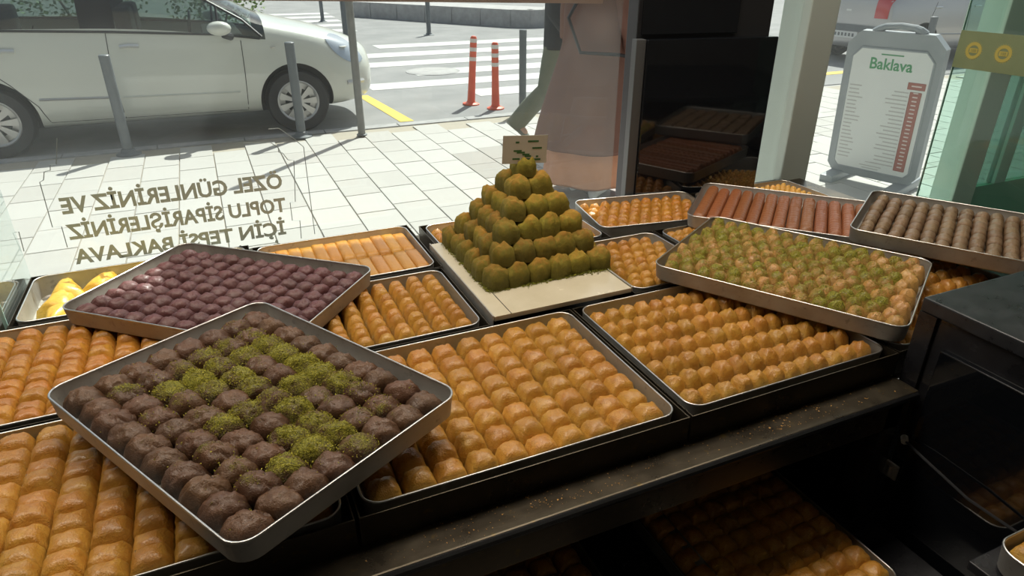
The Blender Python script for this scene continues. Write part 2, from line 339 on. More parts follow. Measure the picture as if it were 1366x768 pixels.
# lettering on the glass, to be read from the street
M['letter'] = plain('grey_green_vinyl', (0.46, 0.52, 0.45), 0.6)
def text_mesh(name, s, size, bold=0.0, align='LEFT', space=1.0, width=None, extrude=0.0):
    cu = bpy.data.curves.new(name, 'FONT'); cu.body = s; cu.size = size; cu.offset = bold; cu.align_x = align; cu.space_character = space; cu.extrude = extrude; cu.resolution_u = 3
    o = bpy.data.objects.new(name, cu); COL.objects.link(o); me = evaluated(o)
    bpy.data.objects.remove(o); bpy.data.curves.remove(cu)
    if width:
        xs = [v.co.x for v in me.vertices]; k = width / (max(xs) - min(xs)); x0 = min(xs)
        for v in me.vertices: v.co.x = (v.co.x - x0) * k
    me.name = name; return me
dec = empty('window_lettering', (0, 0, 0), 0, 'grey green vinyl lettering stuck on the window pane, read from the street', 'lettering')
for s, x0, w, z, hgt in (('ÖZEL GÜNLERİNİZ VE', 0.141, 0.512, 0.979, 0.047), ('TOPLU SİPARİŞLERİNİZ', 0.141, 0.515, 0.913, 0.045), ('İÇİN TEPSİ BAKLAVA', 0.131, 0.507, 0.848, 0.044), ('SİPARİŞİ ALINMAKTADIR', 0.131, 0.50, 0.783, 0.044)):
    me = text_mesh('text_line', s, hgt * 1.18, 0.0018, width=w)
    o = link('text_line', me, M['letter'], dec, (x0, GV - 0.0012, z)); o.rotation_euler = (R(90), 0, R(180))
M['line'] = plain('slate_vinyl_line', (0.22, 0.26, 0.26), 0.5)
def gl(pts): return [(x, GV - 0.0015, z) for x, z in pts]
def wpx(px, py):
    d = fw + rt * (px - 683) / FX + upv * (384 - py) / FX; k = (GV - 0.0015) / d.y
    return (d.x * k, GV - 0.0015, CAM_Z + d.z * k)
for ln in ([(76, 184), (75, 219), (67, 220), (67, 227), (59, 229), (58, 240), (53, 243), (70, 303), (82, 302), (90, 330)],
           [(325, 191), (361, 190), (371, 197), (372, 203), (377, 204), (384, 213), (392, 214), (394, 269), (387, 270), (390, 294), (400, 294), (402, 318)],
           [(358, 172), (372, 171), (392, 185), (405, 196), (412, 252), (420, 312)], [(19, 310), (25, 309), (32, 335)]):
    MB().tube([wpx(*p) for p in ln], 0.0010, 4).build('border_line', M['line'], dec)
# black column with a glossy black panel on it
colm = empty('black_column', (1.19, 1.767, 0.787), R(-11), 'black column between the shop panes with a glossy black panel', 'column')
MB().box(0.012, 0.458, 0.03, 0.11, 0.0, 1.56, 0.004).build('shaft', M['blackmat'], colm)
MB().box(0.032, 0.466, -0.012, 0.03, 0.0, 0.53, 0.004).build('glossy_panel', M['blackgloss'], colm)
MB().box(0.0, 0.031, -0.004, 0.032, 0.0, 0.53, 0.002).build('panel_edge', plain('dull_edge_strip', (0.10, 0.105, 0.11), 0.4, 0.3), colm)
MB().box(0.025, 0.34, 0.022, 0.0295, 0.54, 1.5, 0.002).build('upper_panel', M['blackgloss'], colm)
# free-standing glass partitions at the two ends of the display
pa = empty('glass_partition', (2.0, 0.62, 0.84), 0, 'clear glass partition with a green sticker band and two gold seals', 'glass partition')
MB().box(-0.003, 0.003, 0.0, 0.71, 0, 0.95).build('pane', M['glass_green'], pa)
MB().box(-0.0035, 0.0035, 0.7105, 0.713, 0, 0.95).build('pane_edge', M['edge'], pa)
M['band'] = worn('sage_sticker', (0.20, 0.25, 0.13), (0.23, 0.28, 0.15), 10, (0.45, 0.55)); M['gold_print'] = plain('gold_print', (0.50, 0.42, 0.10), 0.45); M['band_dk'] = plain('dark_gold_print', (0.26, 0.26, 0.09), 0.5)

MB().box(-0.0052, -0.0032, 0.0, 0.712, 0.41, 0.51).build('sticker_band', M['band'], pa)
for yy in (0.662, 0.579):
    d = MB(); d2 = MB(); n = 28
    ring = lambda r0, r1, x: [(x, yy + rr * math.cos(2 * math.pi * k / n), 0.460 + rr * math.sin(2 * math.pi * k / n)) for rr in (r0, r1) for k in range(n)]
    d.add(ring(0.014, 0.0225, -0.0057), [(k, (k + 1) % n, n + (k + 1) % n, n + k) for k in range(n)])
    for k in range(24):
        a = 2 * math.pi * k / 24; u_ = Vector((0, math.cos(a), math.sin(a))); w_ = Vector((0, -math.sin(a), math.cos(a))); c0 = Vector((-0.0057, yy, 0.460))
        d.add([c0 + u_ * 0.0235 + w_ * 0.001, c0 + u_ * 0.0235 - w_ * 0.001, c0 + u_ * 0.0265], [(0, 1, 2)])
    d.build('seal', M['gold_print'], pa)
    d2.box(-0.0059, -0.0055, yy - 0.0115, yy + 0.0115, 0.454, 0.466).build('seal_centre', M['gold_print'], pa)
    me = text_mesh('seal_text', '100', 0.0105, 0.0003, 'CENTER'); o = link('seal_text', me, M['band_dk'], pa, (-0.0062, yy, 0.4562)); o.rotation_euler = (R(90), 0, R(-90))
pb = empty('glass_partition', (-0.478, 1.565, 0.80), 0, 'clear glass partition at the left end beside the yellow pastry', 'glass partition')
MB().box(-0.003, 0.003, 0.0, 0.265, 0, 0.95).build('pane', M['glass_side'], pb)
MB().box(-0.0035, 0.0035, -0.003, -0.0003, 0, 0.95).build('pane_edge', M['edge'], pb)
# the shop door at the far right: pale jamb, dark greenish pane, green kick panel
M['doorgreen'] = plain('green_kick_panel', (0.10, 0.36, 0.22), 0.4); M['teal'] = plain('teal_strip', (0.30, 0.55, 0.47), 0.3)
M['darkpane'] = glass_mat('dark_door_glass', (0.30, 0.42, 0.38), 0.10, (0.35, 0.5, 0.45), gl=0.8)
dr = st(box_obj('door_1', 2.985, 3.13, 1.82, 1.93, 0.0, 2.35, M['palealu'], None, 0.006))
box_obj('pane', 3.13, 4.35, 1.86, 1.868, 0.585, 2.3, M['darkpane'], dr); box_obj('kick_panel', 3.13, 4.35, 1.85, 1.885, 0.05, 0.585, M['doorgreen'], dr, 0.004)
box_obj('stile', 3.30, 3.38, 1.845, 1.885, 0.585, 2.3, M['teal'], dr, 0.004); box_obj('top_rail', 3.13, 4.35, 1.84, 1.89, 2.3, 2.35, M['palealu'], dr)
# out-of-view lamps added above the display to light the trays
M['lampglow'] = NT('lamp_panel').pbr(Base__Color=(1, 1, 1), Emission__Color=(1, 0.9, 0.75), Emission__Strength=2.0)
for i, (x, y, z, w) in enumerate(LAMPS):
    t_ = empty('ceiling_lamp', (x, y, 2.8), 0, 'flat square ceiling lamp above the display, %s from the left' % ORD[i + 1], 'lamp', 'ceiling lamps')
    MB().box(-.3, .3, -.3, .3, -0.04, 0, 0.005).build('housing', M['white'], t_); MB().box(-.28, .28, -.28, .28, -0.045, -0.0401).build('diffuser', M['lampglow'], t_)
    l = bpy.data.lights.new('lamp_light', 'AREA'); l.shape = 'SQUARE'; l.size = 0.56; l.energy = w; l.color = (1, 0.90, 0.76)
    lo = bpy.data.objects.new('lamp_light', l); COL.objects.link(lo); lo.parent = t_; lo.location = (0, 0, -0.06)

# ================================================================== the display table
FV = 0.71
tb = empty('display_table', (0, 0, 0), 0, 'long dark steel display table that holds the pastry trays', 'table')
MB().box(-1.6, 1.151, 0.655, 1.83, 0.772, 0.785, 0.003).build('deck', M['steel'], tb)
MB().box(1.155, 2.0, 0.712, 1.83, 0.772, 0.785, 0.003).build('deck_end', M['steel'], tb)
MB().tube([(-1.6, 0.657, 0.775), (1.148, 0.657, 0.775)], 0.0085, 10).build('rounded_lip', plain('polished_lip', (0.10, 0.10, 0.105), 0.25, 0.9), tb)
MB().box(-1.6, 1.151, 0.665, 0.69, 0.70, 0.772).build('front_rail', M['steel'], tb)
MB().box(1.09, 1.135, 0.665, 0.72, 0.0, 0.772, 0.003).build('leg', M['black'], tb); MB().box(-1.6, -1.55, 0.665, 0.72, 0, 0.772, 0.003).build('leg', M['black'], tb)
MB().box(1.09, 1.135, 1.75, 1.80, 0.0, 0.772, 0.003).build('leg', M['black'], tb); MB().box(-1.6, -1.55, 1.75, 1.80, 0, 0.772, 0.003).build('leg', M['black'], tb)
MB().box(-1.6, 1.135, 0.45, 1.79, 0.445, 0.46, 0.002).build('lower_shelf', M['black'], tb)
MB().box(-1.6, 1.155, 1.79, 1.81, 0.05, 0.772).build('back_board', M['black'], tb); MB().box(1.135, 1.155, 0.72, 1.80, 0.0, 0.772).build('end_board', M['black'], tb)
M['goldcrumb'] = worn('golden_crumb', (0.5, 0.26, 0.06), (0.65, 0.36, 0.10), 200, (0.5, 0.6)); mb = MB()
for _ in range(420):
    s_ = rnd.uniform(0.0006, 0.0022); p_ = Vector((rnd.choice((rnd.uniform(-0.2, 1.13), rnd.gauss(0.35, 0.12), rnd.gauss(0.85, 0.1))), rnd.uniform(0.668, 0.708), 0.7852))
    if p_.x > 1.14: continue
    q = [p_ + Vector((rnd.uniform(-s_, s_), rnd.uniform(-s_, s_), abs(rnd.uniform(-s_, s_)))) for _ in range(4)]; mb.add(q, [(0, 1, 2), (0, 2, 3), (0, 3, 1), (1, 3, 2)])
tag(mb.build('pastry_crumbs', M['goldcrumb']), 'golden pastry crumbs scattered along the dark front ledge of the display', 'crumbs', None, 'stuff')
# black counter at the right end
ct = empty('black_counter', (1.16, 0.705, 0), 0, 'tall black counter with a dusty top at the right end of the display', 'counter')
MB().box(0.008, 1.1, -1.0, -0.008, 0.08, 0.935).build('carcass', M['black'], ct)
MB().box(0.0, 1.12, -1.02, 0.0, 0.935, 0.962, 0.003).build('top', M['speck'], ct)
MB().box(0.0, 0.0085, -0.035, 0.0, 0.08, 0.934).build('corner_post', M['black'], ct)
sp_ = MB().box(-0.006, 0.0075, -0.90, -0.062, 0.09, 0.88, 0.002).build('side_panel', M['blackgloss'], ct)
hg = MB().box(-0.009, -0.004, -0.058, -0.03, 0.565, 0.60, 0.001).build('hinge', M['pan'], ct)
MB().tube([(-0.012, -0.045, 0.57), (-0.012, -0.045, 0.597)], 0.004, 8).build('pin', M['rim'], hg)
MB().tube([(-0.008, -0.050, 0.672), (-0.02, -0.060, 0.672)], 0.007, 8).build('cable_clip', plain('clip', (0.45, 0.43, 0.38), 0.5), ct)
cb = MB().tube([(1.143, 0.645, 0.672), (1.135, 0.60, 0.668), (1.125, 0.5, 0.655), (1.135, 0.40, 0.648), (1.147, 0.30, 0.66)], 0.0028, 6).build('dark_cable', M['blackmat']); tag(cb, 'thin dark cable drooping along the side of the black counter', 'cable')
# socket and cable under the display
sk = empty('wall_socket', (1.133, 1.02, 0.62), 0, 'dark wall socket under the display at its right end', 'socket')
MB().box(-0.008, 0, -0.04, 0.04, -0.045, 0.045, 0.002).build('plate', plain('grey_plastic', (0.10, 0.10, 0.105), 0.4), sk); MB().rings([[(x, 0.022 * math.cos(a * math.pi / 8), 0.022 * math.sin(a * math.pi / 8)) for a in range(16)] for x in (-0.010, -0.0075)]).build('outlet', M['blackmat'], sk)
pc = MB().tube([(1.118, 1.02, 0.62), (1.095, 1.02, 0.66), (1.09, 1.00, 0.72), (1.10, 0.93, 0.735), (1.09, 0.86, 0.70), (1.08, 0.82, 0.72)], 0.004, 6).build('power_cable', M['blackmat']); tag(pc, 'black power cable looping from the socket under the display', 'cable')

# ================================================================== trays
def rrect(L, W, r, z, n=6):
    r = max(r, 0.0005); P = []
    for cx, cy, a0 in ((L / 2 - r, W / 2 - r, 0), (-L / 2 + r, W / 2 - r, 90), (-L / 2 + r, -W / 2 + r, 180), (L / 2 - r, -W / 2 + r, 270)):
        for k in range(n + 1):
            a = R(a0 + 90 * k / n); P.append((cx + r * math.cos(a), cy + r * math.sin(a), z))
    return P
TH = 0.0018
def make_tray(name, loc, rz, L, W, h, mat, label, r=0.028, group='baking trays on the display', tilt=None):
    t_ = empty(name, loc, rz, label, 'tray', group)
    if tilt: t_.rotation_euler = (tilt[0], tilt[1], rz)
    fl = 0.006
    rings = [rrect(L - fl - .006, W - fl - .006, r - .002, 0.0), rrect(L - fl, W - fl, r, 0.003), rrect(L, W, r, h), rrect(L - 2 * TH, W - 2 * TH, r - TH, h), rrect(L - fl - 2 * TH, W - fl - 2 * TH, r - TH, 0.005), rrect(L - fl - .01, W - fl - .01, r - .004, TH)]
    mb = MB().rings(rings, True, True); me = mesh('pan', mb.V, mb.F); autosmooth(me, 40); link('pan', me, mat, t_)
    b = MB().tube(rrect(L - TH, W - TH, r, h), 0.0019, 6, True); me = mesh('rim', b.V, b.F, True); link('rim', me, M['rim'], t_)
    return t_
def make_box(u0, u1, v0, v1, label, zt=0.838):
    """open dark steel holder on the deck"""
    cx, cy = (u0 + u1) / 2, (v0 + v1) / 2; t_ = empty('tray_holder', (cx, cy, 0.785), 0, label, 'tray holder', 'dark steel tray holders')
    a, b, h, w = (u1 - u0) / 2, (v1 - v0) / 2, zt - 0.785, 0.0022
    MB().box(-a, a, -b, b, 0, 0.002).build('base_plate', M['steel'], t_)
    MB().box(-a, a, -b, -b + w, 0.002, h, 0.0006).build('front_plate', M['steel'], t_); MB().box(-a, a, b - w, b, 0.002, h, 0.0006).build('back_plate', M['steel'], t_)
    MB().box(-a, -a + w, -b + w, b - w, 0.002, h, 0.0006).build('side_plate', M['steel'], t_); MB().box(a - w, a, -b + w, b - w, 0.002, h, 0.0006).build('side_plate', M['steel'], t_)
    return t_

# ------------------------------------------------------------------ pastry shapes, a few of each kind
def lump(name, sx, sy, h, seed, k=12, pw=2.6, pinch=0.0, rough=0.06, side=0.5, crease=0.0, freq=2.2, lean=0.0, dome=0.5, wr=0.0):
    """rounded, slightly irregular cushion, open below; sx, sy half widths"""
    k += k % 2; bm = bmesh.new(); bmesh.ops.create_grid(bm, x_segments=k, y_segments=k, size=1); m1 = 1 - 2 / k
    for v in bm.verts:
        s_, t_ = v.co.x, v.co.y; m = max(abs(s_), abs(t_)); rim = m > 0.999
        if rim: f, z = 1.0, 0.0
        else:
            q = m / m1; f = 0.985 * q ** 0.92; z = h * (side + (1 - side) * max(0.0, 1 - q ** 2.1) ** dome)
        if m > 0:
            s_, t_ = s_ / m, t_ / m; g = 1 / (abs(s_) ** pw + abs(t_) ** pw) ** (1 / pw); s_, t_ = s_ * g * f, t_ * g * f
        x, y = s_, t_
        if pinch: y *= 1 - pinch * abs(x) ** 1.7; z *= 1 - 0.45 * pinch * abs(x) ** 2
        nv = Vector((x * freq + seed * 13.1, y * freq + seed * 7.7, z / h * 1.3 + seed * 3.3))
        x += noise.fractal(nv, 1.1, 2.0, 2) * rough * 0.6; y += noise.fractal(nv + Vector((5, 9, 2)), 1.1, 2.0, 2) * rough * 0.6
        if not rim:
            z += h * rough * 1.1 * noise.fractal(nv * 1.1 + Vector((1, 4, 7)), 1.2, 2.0, 2)
            if wr: z += h * wr * (0.5 - abs(noise.noise(Vector((x * 2.6 + seed * 5.1, y * 3.4 - seed * 2.3, seed)))) * 2.2) * (1 - q ** 4)
            if crease: z -= h * crease * math.exp(-((y - 0.3 + 0.15 * math.sin(3 * x + seed)) / 0.10) ** 2)
        v.co = Vector((x * sx, y * sy + lean * z, 0.0 if rim else max(z, 0.002)))
    me = bpy.data.meshes.new(name); bm.to_mesh(me); bm.free()
    me.polygons.foreach_set('use_smooth', [True] * len(me.polygons)); return me
def variants(n, name, *a, **kw): return [lump(name, *a, seed=i + 1 + len(name), **kw) for i in range(n)]

DUST = {}
def fill(tray, L, W, nx, ny, name, meshes, mat, zb, label, group, cat='pastry', stagger=0.0, dust=None, jit=0.06, rot=2.5, base=0.0, skip=None, occ=('choc', 'plum', 'pist', 'brown', 'roll'), margin=0.012, order=('row', 'from the window', 'from its left end')):
    """one object per piece on a tray: nx along its length, ny rows across; row 1 is at +y"""
    out = []; mw = tray.matrix_basis.copy() if not tray.rotation_euler.x and not tray.rotation_euler.y else tray.matrix_basis.copy()
    cx, cy = (L - margin) / nx, (W - margin) / ny
    for j in range(ny):
        for i in range(nx):
            lx = (i + 0.5 - nx / 2) * cx + (stagger * cx * (j % 2 - 0.5)); ly = (ny / 2 - j - 0.5) * cy
            if skip and skip(i, j, lx, ly): continue
            lx += rnd.uniform(-jit, jit) * cx * 0.5; ly += rnd.uniform(-jit, jit) * cy * 0.5
            p = mw @ Vector((lx, ly, zb))
            if not seen(p + Vector((0, 0, 0.02)), 16, occ): continue
            me = rnd.choice(meshes); o = link(name, me, mat)
            o.matrix_basis = mw @ Matrix.Translation((lx, ly, zb)) @ Matrix.Rotation(R(base + rnd.uniform(-rot, rot) + (180 if rnd.random() < .5 else 0)), 4, 'Z')
            s_ = rnd.uniform(0.94, 1.06); o.scale = (rnd.uniform(0.97, 1.02), rnd.uniform(0.97, 1.02), s_)
            look = ''
            if dust is not None:
                d = dust(i, j); o['dust'] = d
                look = 'heavily green dusted ' if d > 0.62 else ('lightly green dusted ' if d > 0.35 else '')
            r_, c_ = order[1], order[2]
            tag(o, '%s%s, %s row %s, %s %s' % (look, label, ORD[j + 1], r_.replace('the ', ''), ORD[i + 1], c_.replace('the ', '').replace('its ', '')), cat, group); out.append((o, i, j, lx, ly))
    return out
def fit(P, z):
    """tray from its corner points (x, y): near-left, front, far-right, back -> centre, angle, L, W"""
    P = [Vector(p) for p in P]; c = sum(P, Vector((0, 0))) / 4
    d = ((P[1] - P[0]) + (P[2] - P[3])).normalized(); L = ((P[1] - P[0]).length + (P[2] - P[3]).length) / 2; W = ((P[2] - P[1]).length + (P[3] - P[0]).length) / 2
    return c, math.atan2(d.y, d.x), L, W

TH_ = 0.038
# the loose trays that lie on top of the others
LOOSE = {}
def loose(key, corners, zr, mat, label, L=None, W=None, h=TH_, r=0.03):
    c, a, l, w = fit(corners, zr); l, w = L or l, W or w
    t_ = make_tray('baking_tray', (c.x, c.y, zr - h), a, l, w, h, mat, label, r); LOOSE[key] = (t_, l, w)
    pts = []
    for sx in (-.5, .5):
        for sy in (-.5, .5):
            for z in (0.0, h): pts.append(pr(t_.matrix_basis @ Vector((sx * l * .97, sy * w * .97, z))))
    OCC[key] = hull(pts); return t_
loose('choc', [(-0.329, 1.0975), (-0.0693, 0.6464), (0.2838, 0.8061), (0.0298, 1.2688)], 0.924, M['pan'], 'large aluminium tray of chocolate baklava lying askew on top of the front left trays')
loose('plum', [(-0.3658, 1.5016), (0.0403, 1.1569), (0.2882, 1.436), (-0.124, 1.7968)], 0.88, M['pan_dark'], 'aluminium tray of plum coloured baklava behind the chocolate tray')
loose('pist', [(0.873, 1.184), (1.147, 0.720), (1.505, 0.905), (1.234, 1.364)], 0.89, M['pan_dark'], 'worn aluminium tray of pistachio dusted baklava near the black counter')
loose('brown', [(1.160, 1.450), (1.500, 1.084), (1.769, 1.283), (1.444, 1.644)], 0.88, M['pan'], 'aluminium tray of brown ridged pastry in front of the black column')
loose('roll', [(1.407, 1.113), (1.645, 0.732), (1.985, 0.897), (1.753, 1.280)], 0.921, M['pan_dark'], 'aluminium tray of walnut rolls at the right end beside the glass partition')

# holders and the trays that stand in them
CELLS = {  # u0, u1, v0, v1
 'A': (-0.485, 0.080, 0.712, 1.137), 'B': (0.086, 0.646, 0.712, 1.137), 'C': (0.651, 1.148, 0.712, 1.137), 'H': (1.153, 1.69, 0.714, 1.10),
 'A2': (-0.662, -0.100, 1.142, 1.535), 'B2': (-0.095, 0.458, 1.142, 1.462), 'D': (0.820, 1.085, 1.142, 1.46), 'G': (1.090, 1.376, 1.142, 1.46),
 'Y0': (-1.02, -0.485, 1.54, 1.815), 'Y': (-0.472, 0.028, 1.54, 1.815), 'S': (0.034, 0.462, 1.468, 1.79), 'T': (0.49, 0.955, 1.468, 1.765), 'RR': (1.382, 1.80, 1.30, 1.69)}
WORDS = {'A': 'at the front left corner', 'B': 'at the front in the middle', 'C': 'at the front beside the black counter', 'H': 'behind the black counter', 'A2': 'in the middle row at the left', 'B2': 'in the middle row behind the front centre tray',
 'D': 'right of the green pyramid', 'G': 'under the brown pastry tray', 'Y0': 'at the left end by the window', 'Y': 'by the window under the lettering', 'S': 'by the window left of the green pyramid', 'T': 'by the window behind the green pyramid', 'U': 'by the window below the black column', 'RR': 'by the pale window post'}
TR = {}
for k, (u0, u1, v0, v1) in CELLS.items():
    make_box(u0, u1, v0, v1, 'dark steel holder ' + WORDS[k])
    L, W = u1 - u0 - 0.022, v1 - v0 - 0.022
    if k == 'A': u0 = u0
    t_ = make_tray('baking_tray', ((u0 + u1) / 2, (v0 + v1) / 2 + (0.004 if k in 'ABC' else 0), 0.7875), 0, L, W, 0.0525, M['pan'], 'aluminium tray of pastry ' + WORDS[k], 0.028); TR[k] = (t_, L - 0.012, W - 0.012)
TR['U'] = (make_tray('baking_tray', (1.176, 1.622, 0.7875), R(-9), 0.39, 0.25, 0.0525, M['pan'], 'aluminium tray of pastry by the window below the black column', 0.028), 0.378, 0.238)
def tray(k): return TR[k] if k in TR else (LOOSE[k][0], LOOSE[k][1] - 0.016, LOOSE[k][2] - 0.016)

# --- golden squares, front centre
sq = variants(6, 'baklava_square', 0.0256, 0.0240, 0.052, pw=5.0, rough=0.06, side=0.45, crease=0.05, wr=0.025)
t_, L, W = tray('B'); fill(t_, L, W, 10, 8, 'baklava_square', sq, M['gold'], 0.004, 'golden baklava square in the front centre tray', 'golden squares in the front centre tray', order=('row', 'from the back', 'from the left'))
sq2 = variants(5, 'baklava_mound', 0.0208, 0.0222, 0.052, pw=3.2, rough=0.07, side=0.32, crease=0.04, wr=0.03)
t_, L, W = tray('C'); fill(t_, L, W, 12, 7, 'baklava_mound', sq2, M['gold'], 0.004, 'golden baklava mound in the front right tray', 'golden mounds in the front right tray', order=('row', 'from the back', 'from the left'))
sl_ = variants(4, 'baklava_slice', 0.0256, 0.0210, 0.052, pw=7.0, rough=0.05, side=0.58, lean=-0.10, wr=0.02)
t_, L, W = tray('A'); fill(t_, L, W, 10, 10, 'baklava_slice', sl_, M['gold'], 0.004, 'golden baklava slice in the front left tray', 'golden slices in the front left tray', jit=0.03, order=('row', 'from the back', 'from the left'))
sl2 = variants(4, 'baklava_slice', 0.0238, 0.0172, 0.050, pw=6.0, rough=0.05, side=0.52, lean=-0.10, wr=0.02)
t_, L, W = tray('A2'); fill(t_, L, W, 11, 11, 'baklava_slice', sl2, M['gold_deep'], 0.004, 'amber baklava slice in left middle tray', 'amber slices in the left middle tray', jit=0.03, order=('row', 'from the back', 'from the left'))
dm = variants(5, 'baklava_dome', 0.0205, 0.0178, 0.054, pw=2.7, rough=0.06, side=0.32, wr=0.02)
t_, L, W = tray('B2'); fill(t_, L, W, 12, 8, 'baklava_dome', dm, M['gold'], 0.004, 'golden baklava dome left of the pyramid', 'golden domes left of the pyramid', stagger=0.0, order=('row', 'from the back', 'from the left'))
t_, L, W = tray('D'); fill(t_, L, W, 6, 7, 'baklava_dome', dm, M['gold_deep'], 0.004, 'amber baklava dome right of the pyramid', 'amber domes right of the pyramid', stagger=0.5, margin=0.02, order=('row', 'from the back', 'from the left'))
t_, L, W = tray('G'); fill(t_, L, W, 9, 8, 'baklava_dome', dm, M['gold_deep'], 0.004, 'amber baklava dome under the brown pastry tray', 'amber domes under the brown pastry tray', order=('row', 'from the back', 'from the left'))
t_, L, W = tray('H'); fill(t_, L, W, 13, 8, 'baklava_mound', sq2, M['gold'], 0.004, 'golden baklava mound behind the black counter', 'golden mounds behind the counter', order=('row', 'from the back', 'from the left'))
# --- sunlit trays at the window
sd_ = variants(4, 'baklava_drop', 0.0200, 0.0190, 0.047, pw=2.4, rough=0.08, side=0.3)
t_, L, W = tray('U'); fill(t_, L, W, 10, 6, 'baklava_drop', sd_, M['gold_deep'], 0.004, 'small round baklava below the black column', 'round pieces below the black column', stagger=0.5, margin=0.02, order=('row', 'from the window', 'from the left'))
t_, L, W = tray('T'); fill(t_, L, W, 12, 7, 'baklava_drop', sd_, M['cream'], 0.004, 'small pale baklava behind the green pyramid', 'pale pieces behind the pyramid', order=('row', 'from the window', 'from the left'))
t_, L, W = tray('RR'); fill(t_, L, W, 16, 15, 'pale_bite', variants(3, 'pale_bite', 0.0125, 0.0122, 0.047, k=6, pw=3, rough=0.06, side=0.4), M['cream'], 0.004, 'tiny pale bite by the window post', 'tiny bites by the window post', skip=lambda i, j, x, y: j > 8, order=('row', 'from the window', 'from the left'))
bars = [lump('phyllo_bar', 0.0168, 0.0660, 0.044, seed=i + 3, k=8, pw=14, rough=0.025, side=0.85) for i in range(4)]
t_, L, W = tray('S'); fill(t_, L, W, 12, 2, 'phyllo_bar', bars, M['gold_flat'], 0.004, 'flat orange pastry bar in the window tray', 'orange bars in the window tray', jit=0.02, rot=1.0, order=('row', 'from the window', 'from the left'))
# big yellow folded triangles
def wedge(name, s, seed):
    bm = bmesh.new(); bmesh.ops.create_grid(bm, x_segments=9, y_segments=9, size=1)
    for v in bm.verts:
        x, y, _z = v.co; w = 1 - 0.72 * (y + 1) / 2; m = max(abs(x), abs(y)); d = noise.fractal(Vector((x * 1.6, y * 1.6, seed * 3.7)), 1, 2, 3)
        z = s * (0.30 + 0.75 * (1 - abs(x) ** 2.2) * (0.4 + 0.6 * (1 - ((y + 0.1) / 1.1) ** 2))) * (1 + 0.15 * d) if m < 0.999 else 0
        v.co = Vector((x * w * s * 1.05 + d * 0.05 * s, y * s * 1.1, max(0, z)))
    me = bpy.data.meshes.new(name); bm.to_mesh(me); bm.free(); me.polygons.foreach_set('use_smooth', [True] * len(me.polygons)); return me
wd_ = [wedge('yellow_triangle', 0.048, i + 1) for i in range(3)]
for k, nx in (('Y', 5), ('Y0', 5)):
    t_, L, W = tray(k)
    fill(t_, L, W, nx, 3, 'yellow_triangle', wd_, M['yellow'], 0.004, 'large yellow folded pastry ' + ('under the window lettering' if k == 'Y' else 'beyond the left glass partition'), 'yellow folded pastries ' + ('under the lettering' if k == 'Y' else 'beyond the partition'), rot=20, jit=0.10, margin=0.03, order=('row', 'from the window', 'from the left'))

# --- chocolate, plum, pistachio dusted
ch = variants(6, 'chocolate_baklava', 0.0345, 0.0262, 0.036, k=16, pw=2.3, pinch=0.40, rough=0.14, side=0.24, freq=2.2, wr=0.15, dome=0.55)
t_, L, W = tray('choc')
def choc_dust(i, j):
    a = noise.noise(Vector((i * 0.55 + 3, j * 0.55, 0.5))); row = 0.45 if j in (1, 3) or (i in (2, 5, 8) and j < 6) else 0.16
    return max(0, min(1, row + 0.35 * a + rnd.uniform(-0.15, 0.2) - (0.35 if i in (0, 9) or j in (0, 7) else 0)))
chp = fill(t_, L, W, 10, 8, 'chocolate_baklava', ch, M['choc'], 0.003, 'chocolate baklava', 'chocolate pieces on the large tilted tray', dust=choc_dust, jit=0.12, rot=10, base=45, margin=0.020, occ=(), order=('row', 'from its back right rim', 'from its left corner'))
pl = variants(6, 'plum_baklava', 0.0292, 0.0212, 0.031, k=14, pw=2.2, pinch=0.5, rough=0.10, side=0.2, freq=2.2, wr=0.12, dome=0.58)
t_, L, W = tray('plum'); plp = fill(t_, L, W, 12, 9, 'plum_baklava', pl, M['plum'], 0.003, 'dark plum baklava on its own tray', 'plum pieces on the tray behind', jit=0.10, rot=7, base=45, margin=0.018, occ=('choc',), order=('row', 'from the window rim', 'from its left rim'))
pi = variants(6, 'dusted_baklava', 0.0190, 0.0195, 0.042, k=12, pw=2.5, rough=0.10, side=0.3, wr=0.06)
t_, L, W = tray('pist')
def pist_dust(i, j): return max(0, min(1, 0.42 + 0.25 * noise.noise(Vector((i * 0.5, j * 0.5, 4.2))) + rnd.uniform(-0.1, 0.1) - (0.4 if i > 12 else 0)))
pip = fill(t_, L, W, 14, 10, 'dusted_baklava', pi, M['pist'], 0.003, 'pistachio tray baklava', 'pistachio dusted pieces', dust=pist_dust, jit=0.2, stagger=0.4, margin=0.012, occ=(), order=('row', 'from its far rim', 'from its left rim'))
# pistachio crumbs lying on and between the pieces
def crumbs(name, pieces, n, mat, label, low, pw=1.5):
    mb = MB(); wt = [max(0.02, o['dust'] - 0.05) ** pw for o, *_ in pieces]
    mats = {id(o): o.matrix_basis for o, *_ in pieces}
    for o, *_ in rnd.choices(pieces, wt, k=n):
        me = o.data; pol = me.polygons[rnd.randrange(len(me.polygons))]
        if pol.normal.z < low or noise.noise(o.location * 70 + pol.center * 50) < rnd.uniform(-0.35, 0.25): continue
        vs = [me.vertices[i].co for i in pol.vertices]; c = vs[0].lerp(vs[2 % len(vs)], rnd.random()).lerp(vs[1], rnd.random() * .6)
        p = o.matrix_basis @ (c + pol.normal * 0.0020); s_ = rnd.uniform(0.0006, 0.0013)
        q = [p + Vector((rnd.uniform(-s_, s_), rnd.uniform(-s_, s_), rnd.uniform(-s_, s_))) * 1.4 for _ in range(4)]
        mb.add(q, [(0, 1, 2), (0, 2, 3), (0, 3, 1), (1, 3, 2)])
    return tag(mb.build(name, mat), label, 'crumbs', None, 'stuff')
M['crumb'] = worn('pistachio_crumb', (0.24, 0.225, 0.012), (0.46, 0.40, 0.04), 300, (0.7, 0.8))
